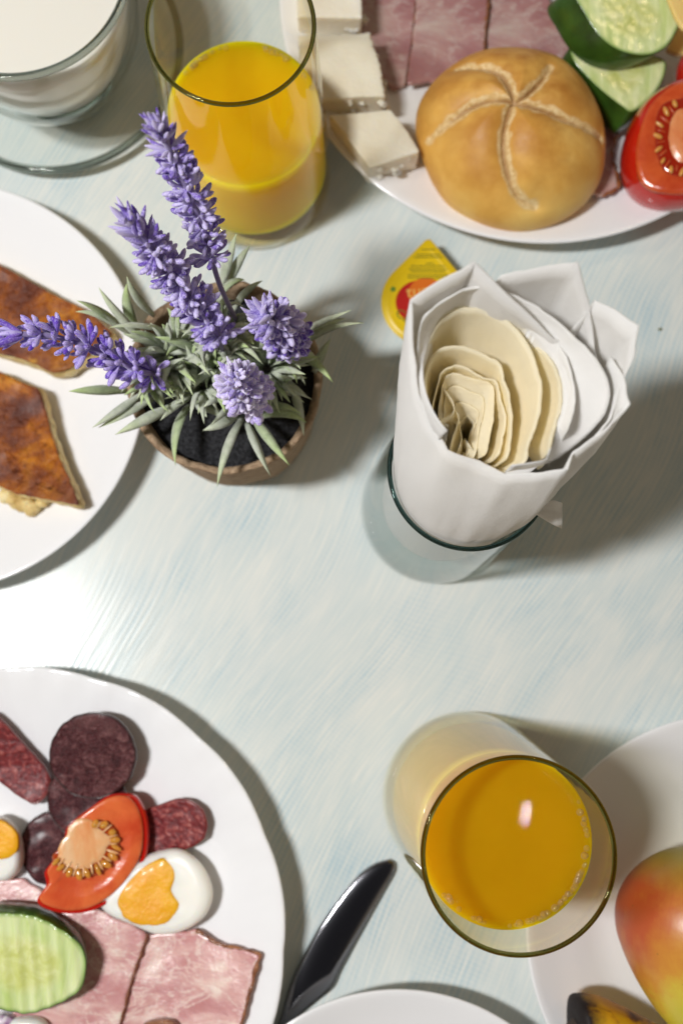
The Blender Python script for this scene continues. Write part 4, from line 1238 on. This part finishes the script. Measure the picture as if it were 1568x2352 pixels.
cheese('white cheese block in the middle of the row, with a crumbly right side', c4([(170, 340), (500, 330), (800, 320), (885, 300), (925, 450), (985, 620), (1010, 780), (1035, 950), (800, 945), (560, 972), (250, 985)]), .0120, .0180, 2, .045, crumbs=13, span=(.28, .66))
cheese('white cheese block nearest the bread roll and plate rim', c4([(480, 1120), (780, 1095), (1085, 1062), (1180, 1180), (1260, 1290), (1370, 1490), (1110, 1575), (875, 1650), (700, 1400)]), .0150, .0170, 3, .020, (.0, -.05), 6, (.52, .78))

# ham under the roll
G = 'ham slices on the roll plate'
ham('shade-darkened ham slice next to the white cheese', c2([(60, -400), (345, -400), (340, 0), (322, 200), (292, 390), (230, 400), (160, 330), (90, 200)]), .0065, .0088, M_HAM2, 41, c2([(345, -300), (340, 0), (322, 200), (292, 390)]), group=G, dr=DR_C, rr_=.0005)
ham('shade-darkened ham slice running under the left of the bread roll', c2([(330, -400), (680, -400), (672, 0), (655, 210), (640, 420), (420, 372), (300, 388), (325, 200), (345, 0)]), .0095, .0118, M_HAM2, 42, c2([(678, -200), (672, 0), (662, 110), (655, 210), (648, 300)]), group=G, dr=DR_C, rr_=.0009)
ham('shade-darkened ham slice behind the bread roll, beside the cucumber', c2([(600, -400), (960, -400), (952, 0), (1000, 120), (1058, 195), (1050, 280), (1100, 420), (700, 420), (660, 200), (676, 0)]), .0070, .0092, M_HAM2, 43, None, group=G, dr=DR_C)
ham('ham scrap peeking out right of the bread roll', c2([(1100, 420), (1230, 440), (1275, 500), (1270, 620), (1240, 730), (1272, 860), (1190, 900), (1120, 880), (1060, 600)]), .0070, .0095, M_HAM2, 44, c2([(1270, 600), (1240, 720), (1262, 800), (1268, 862), (1200, 900)]), group=None, dr=DR_C)

G = 'cucumber slices on the roll plate'
cucumber('thick cucumber slice half hidden under the upper one, above the tomato half', c2([(1052, 215), (1150, 215), (1300, 235), (1470, 262), (1492, 320), (1445, 420), (1345, 505), (1290, 485), (1180, 405), (1090, 320), (1050, 265)]),
         .0270, .012, (-.0040, -.0045), (-.05, .05), 0, 5, group=G, zmin=.010)
cucumber('topmost cucumber slice at the top edge beside the yellow cheese', c2([(1060, -30), (1110, 65), (1175, 155), (1250, 212), (1340, 240), (1430, 238), (1500, 200), (1545, 130), (1555, 70), (1500, -10), (1430, -70), (1300, -110), (1150, -90)]),
         .0410, .012, (-.0100, -.0010), (-.04, .10), 0, 6, group=G)

# yellow cheese slice in the corner
M_YCH = food('yellow_cheese', [(.3, (.80, .55, .17)), (.7, (.88, .66, .28))], 20, .35, .1, sss=.3)
o = rings('cheese_slice', M_YCH, lin(px([(1518, -80), (1534, -4), (1550, 36), (1566, 62), (1620, 100), (1700, 130), (1700, -80)], .046), 80, .05), slab(.0430, .0458, .02, 4), None)
tag(o, 'yellow cheese slice in the top right corner, leaning over the cucumber', 'cheese', 'yellow cheese slices')
o = rings('cheese_slice', M_YCH, lin(px([(1556, 60), (1530, 112), (1552, 122), (1600, 126), (1700, 140), (1700, 40)], .022), 80, .05), slab(.0185, .0215, .02, 4), None)
tag(o, 'yellow cheese slice lying in shade between the cucumber and the tomato', 'cheese', 'yellow cheese slices')

# tomato half, right edge
zt2 = .041
tt = thing('tomato_half', 'halved tomato right of the bread roll, cut side up', 'tomato', P(1560, 330, .010))
ot = crom(px([(1549, 188), (1518, 201), (1483, 225), (1457, 265), (1443, 315), (1443, 362), (1456, 402), (1480, 432), (1512, 452), (1550, 462), (1610, 455), (1670, 400), (1690, 320), (1660, 230), (1600, 190)], zt2-.007), 100)
cc_ = P(1566, 325, zt2)
sl2 = lambda x, y: .22*(x-cc_.x) + .10*(y-cc_.y)
rings('skin', M_TSK, ot, [(.80, zt2-.001), (.90, zt2-.003), (.97, zt2-.007), (1.0, zt2-.012), (.98, zt2-.018), (.88, zt2-.024), (.6, zt2-.029), (0, zt2-.030)], tt, sl2, centre=cc_)
of = crom(px([(1549, 195), (1520, 212), (1494, 240), (1476, 285), (1468, 335), (1474, 385), (1492, 415), (1530, 432), (1590, 436), (1650, 400), (1670, 320), (1650, 230), (1600, 195)], zt2), 90)
rings('flesh', M_TF2, of, [(0, zt2-.001), (.5, zt2-.0006), (.8, zt2), (.94, zt2-.0002), (1.0, zt2-.001), (.98, zt2-.004), (0, zt2-.005)], tt, sl2, .0003, centre=cc_)
og = crom(px([(1548, 228), (1520, 236), (1506, 262), (1505, 310), (1515, 360), (1536, 392), (1575, 404), (1620, 380), (1640, 320), (1620, 250), (1585, 226)], zt2), 60)
rings('seed_gel', plain('dark_tomato_gel', (.30, .016, .004), .08, coat=.8), og, [(0, zt2+.0004), (.7, zt2+.0004), (.94, zt2+.0002), (1, zt2-.001), (0, zt2-.001)], tt, sl2, .0006)
ok = crom(px([(1560, 250), (1540, 268), (1534, 310), (1540, 345), (1558, 372), (1590, 372), (1610, 330), (1600, 270)], zt2), 50)
rings('core', food('red_tomato_core', [(.3, (.62, .15, .04)), (.6, (.74, .27, .10)), (.8, (.80, .38, .2))], 110, .25, .3, 400, coat=.5, sss=.3), ok, [(0, zt2+.0014), (.7, zt2+.0012), (.93, zt2+.0006), (1, zt2-.0006), (0, zt2-.001)], tt, sl2, .0005, .08)
SD = [(1546, 240), (1528, 256), (1517, 282), (1514, 308), (1517, 335), (1526, 362), (1543, 384), (1566, 392)]
spokes(tt, SD, zt2+.0006, M_TF2, P(1570, 315, zt2), sl2)
seeds(tt, SD, zt2+.0006, plain('pale_seed', (.66, .30, .06), .15, coat=.7), .0022, .0012, P(1570, 315, zt2), sl2)
o = ellipsoid('tomato_piece', M_TSK, P(1592, 170, .024), .0080, .0110, .010, None, None, 28, 18)
tag(o, 'red tomato piece above the halved tomato, cut off by the right edge', 'tomato')

# ---------------------------------------------------------------- fruit and banana
b = NB('blushed_fruit_skin')
n1 = b.noise(15, 3, .5, .3); n2 = b.noise(90, 5, .65)
n3 = b.noise(1, 4, .65, .3, co=b.map(scale=(90, 22, 60), rot=(0, 0, -.3)))
k = b.math('ADD', b.math('MULTIPLY', n1, .45), b.math('ADD', b.math('MULTIPLY', n2, .25), b.math('MULTIPLY', n3, .30)))
gx = b.n('SeparateXYZ', {0: b.co})
blush = b.math('ADD', b.math('MULTIPLY', gx.outputs[0], -13.0), b.math('MULTIPLY', gx.outputs[1], 5.5))
k2 = b.math('ADD', k, blush)
col = b.ramp(k2, [(.42, (.55, .50, .035)), (.55, (.62, .48, .050)), (.68, (.60, .27, .035)), (.92, (.46, .085, .022))])
col = b.mix(b.ramp(b.math('ADD', gx.outputs[1], b.math('MULTIPLY', n1, .03)), [(.040, 0), (.052, .8)]), col, (.30, .29, .02))
dots = b.ramp(b.vor(210), [(0, 1), (.10, 0)])
col = b.mix(b.math('MULTIPLY', dots, b.ramp(b.noise(70), [(.46, 0), (.56, .85)])), col, (.14, .10, .02))
b.pr(col=col, rough=.38, coat=.15, cr=.3, sss=.1, sr=(.004, .003, .001), ss=1.0, normal=b.bump(n2, .15, .0012))
mg = P(1606, 2178, .042)
V = []; F = []; seg = 64; rg = 40
for i in range(rg+1):
    th = PI*i/rg
    for k in range(seg):
        a = 2*PI*k/seg
        # long axis y; blunt at +y, narrow at -y
        yy = math.cos(th); rr2 = math.sin(th)
        tp = 1 - .30*(.5-.5*yy)**1.3
        x = rr2*math.cos(a)*.0350*tp; z = rr2*math.sin(a)*.0350*tp
        y = yy*.0335 if yy > 0 else yy*.046
        y += 0.006
        q = Vector((x, y, z))
        q = Matrix.Rotation(math.radians(10), 3, 'Z') @ q
        q *= 1+.012*noise.noise(q*40)
        V.append(mg+q)
for i in range(rg):
    for k in range(seg):
        j = (k+1) % seg
        F.append((i*seg+k, (i+1)*seg+k, (i+1)*seg+j, i*seg+j))
o = mesh('apple', V, F, b.m, None)
tag(o, 'large yellow-green fruit with a red blush and dark dots, above the banana', 'fruit')

b = NB('banana_peel')
n1 = b.noise(1, 5, .65, .8, co=b.map(scale=(40, 70, 60))); n2 = b.noise(160, 5, .7)
col = b.ramp(n1, [(.40, (.62, .36, .010)), (.52, (.58, .30, .010)), (.60, (.22, .085, .014)), (.70, (.035, .017, .012))])
e_ = b.attr('along')
col = b.mix(b.ramp(b.math('ADD', e_, b.math('MULTIPLY', n2, .10)), [(.17, 1), (.27, 0)]), col, (.014, .010, .010))
b.pr(col=col, rough=.6, spec=.3, normal=b.bump(n2, .4, .0010))
tbn = thing('banana', 'overripe banana with a blackened end, at the bottom edge', 'banana', P(1440, 2380, .008))
bp = crom([P(1318, 2374, .034), P(1350, 2372, .033), P(1400, 2392, .031), P(1480, 2434, .028), P(1580, 2490, .026), P(1700, 2530, .024)], 60, False)
V = []; F = []; AT = []; seg = 20
for i, p in enumerate(bp):
    t = i/59
    tg = (bp[min(i+1, 59)]-bp[max(i-1, 0)]).normalized()
    s = tg.cross(Vector((0, 0, 1))).normalized(); q = s.cross(tg)
    r = .0145*min(1, .50+ (t/.10)**.7*.50) if t < .10 else .0145
    for k in range(seg):
        a = 2*PI*k/seg
        rr2 = r*(1+.055*math.cos(5*a+.6))
        V.append(p+s*math.cos(a)*rr2+q*math.sin(a)*rr2*.92); AT.append(t)
for i in range(59):
    for k in range(seg):
        j = (k+1) % seg
        F.append((i*seg+k, i*seg+j, (i+1)*seg+j, (i+1)*seg+k))
F.append(tuple(range(seg-1, -1, -1))); F.append(tuple(59*seg+k for k in range(seg)))
mesh('peel', V, F, b.m, tbn, True, {'along': AT})
tube('blossom_end', plain('black_tip', (.05, .035, .028), .8), [P(1303, 2378, .034), P(1309, 2376, .034), P(1318, 2374, .034), P(1330, 2374, .034)], [.0035, .0045, .0060, .0068], tbn, 10)

# ---------------------------------------------------------------- crumbs on the table
MC = [plain('crumb', (.34, .22, .09), .8), plain('herb_crumb', (.16, .16, .05), .8)]
for (u, v, r, mi, lb) in [(1515, 756, 3.2, 1, 'green herb crumb on the bare table right of the napkins'), (1500, 2090, 1.6, 0, None), (883, 2285, 1.6, 0, 'tiny brown crumb on the table right of the knife')]:
    if lb is None: continue
    p = P(u, v, .0008)
    V, F = ellipsoid_vf(p, rad(r, p)*1.4, rad(r, p), .0007, None, 8, 5)
    V = [q+(q-p)*.5*noise.noise(q*900) for q in V]
    tag(mesh('crumb', V, F, MC[mi], None), lb, 'crumb', 'crumbs on the table')
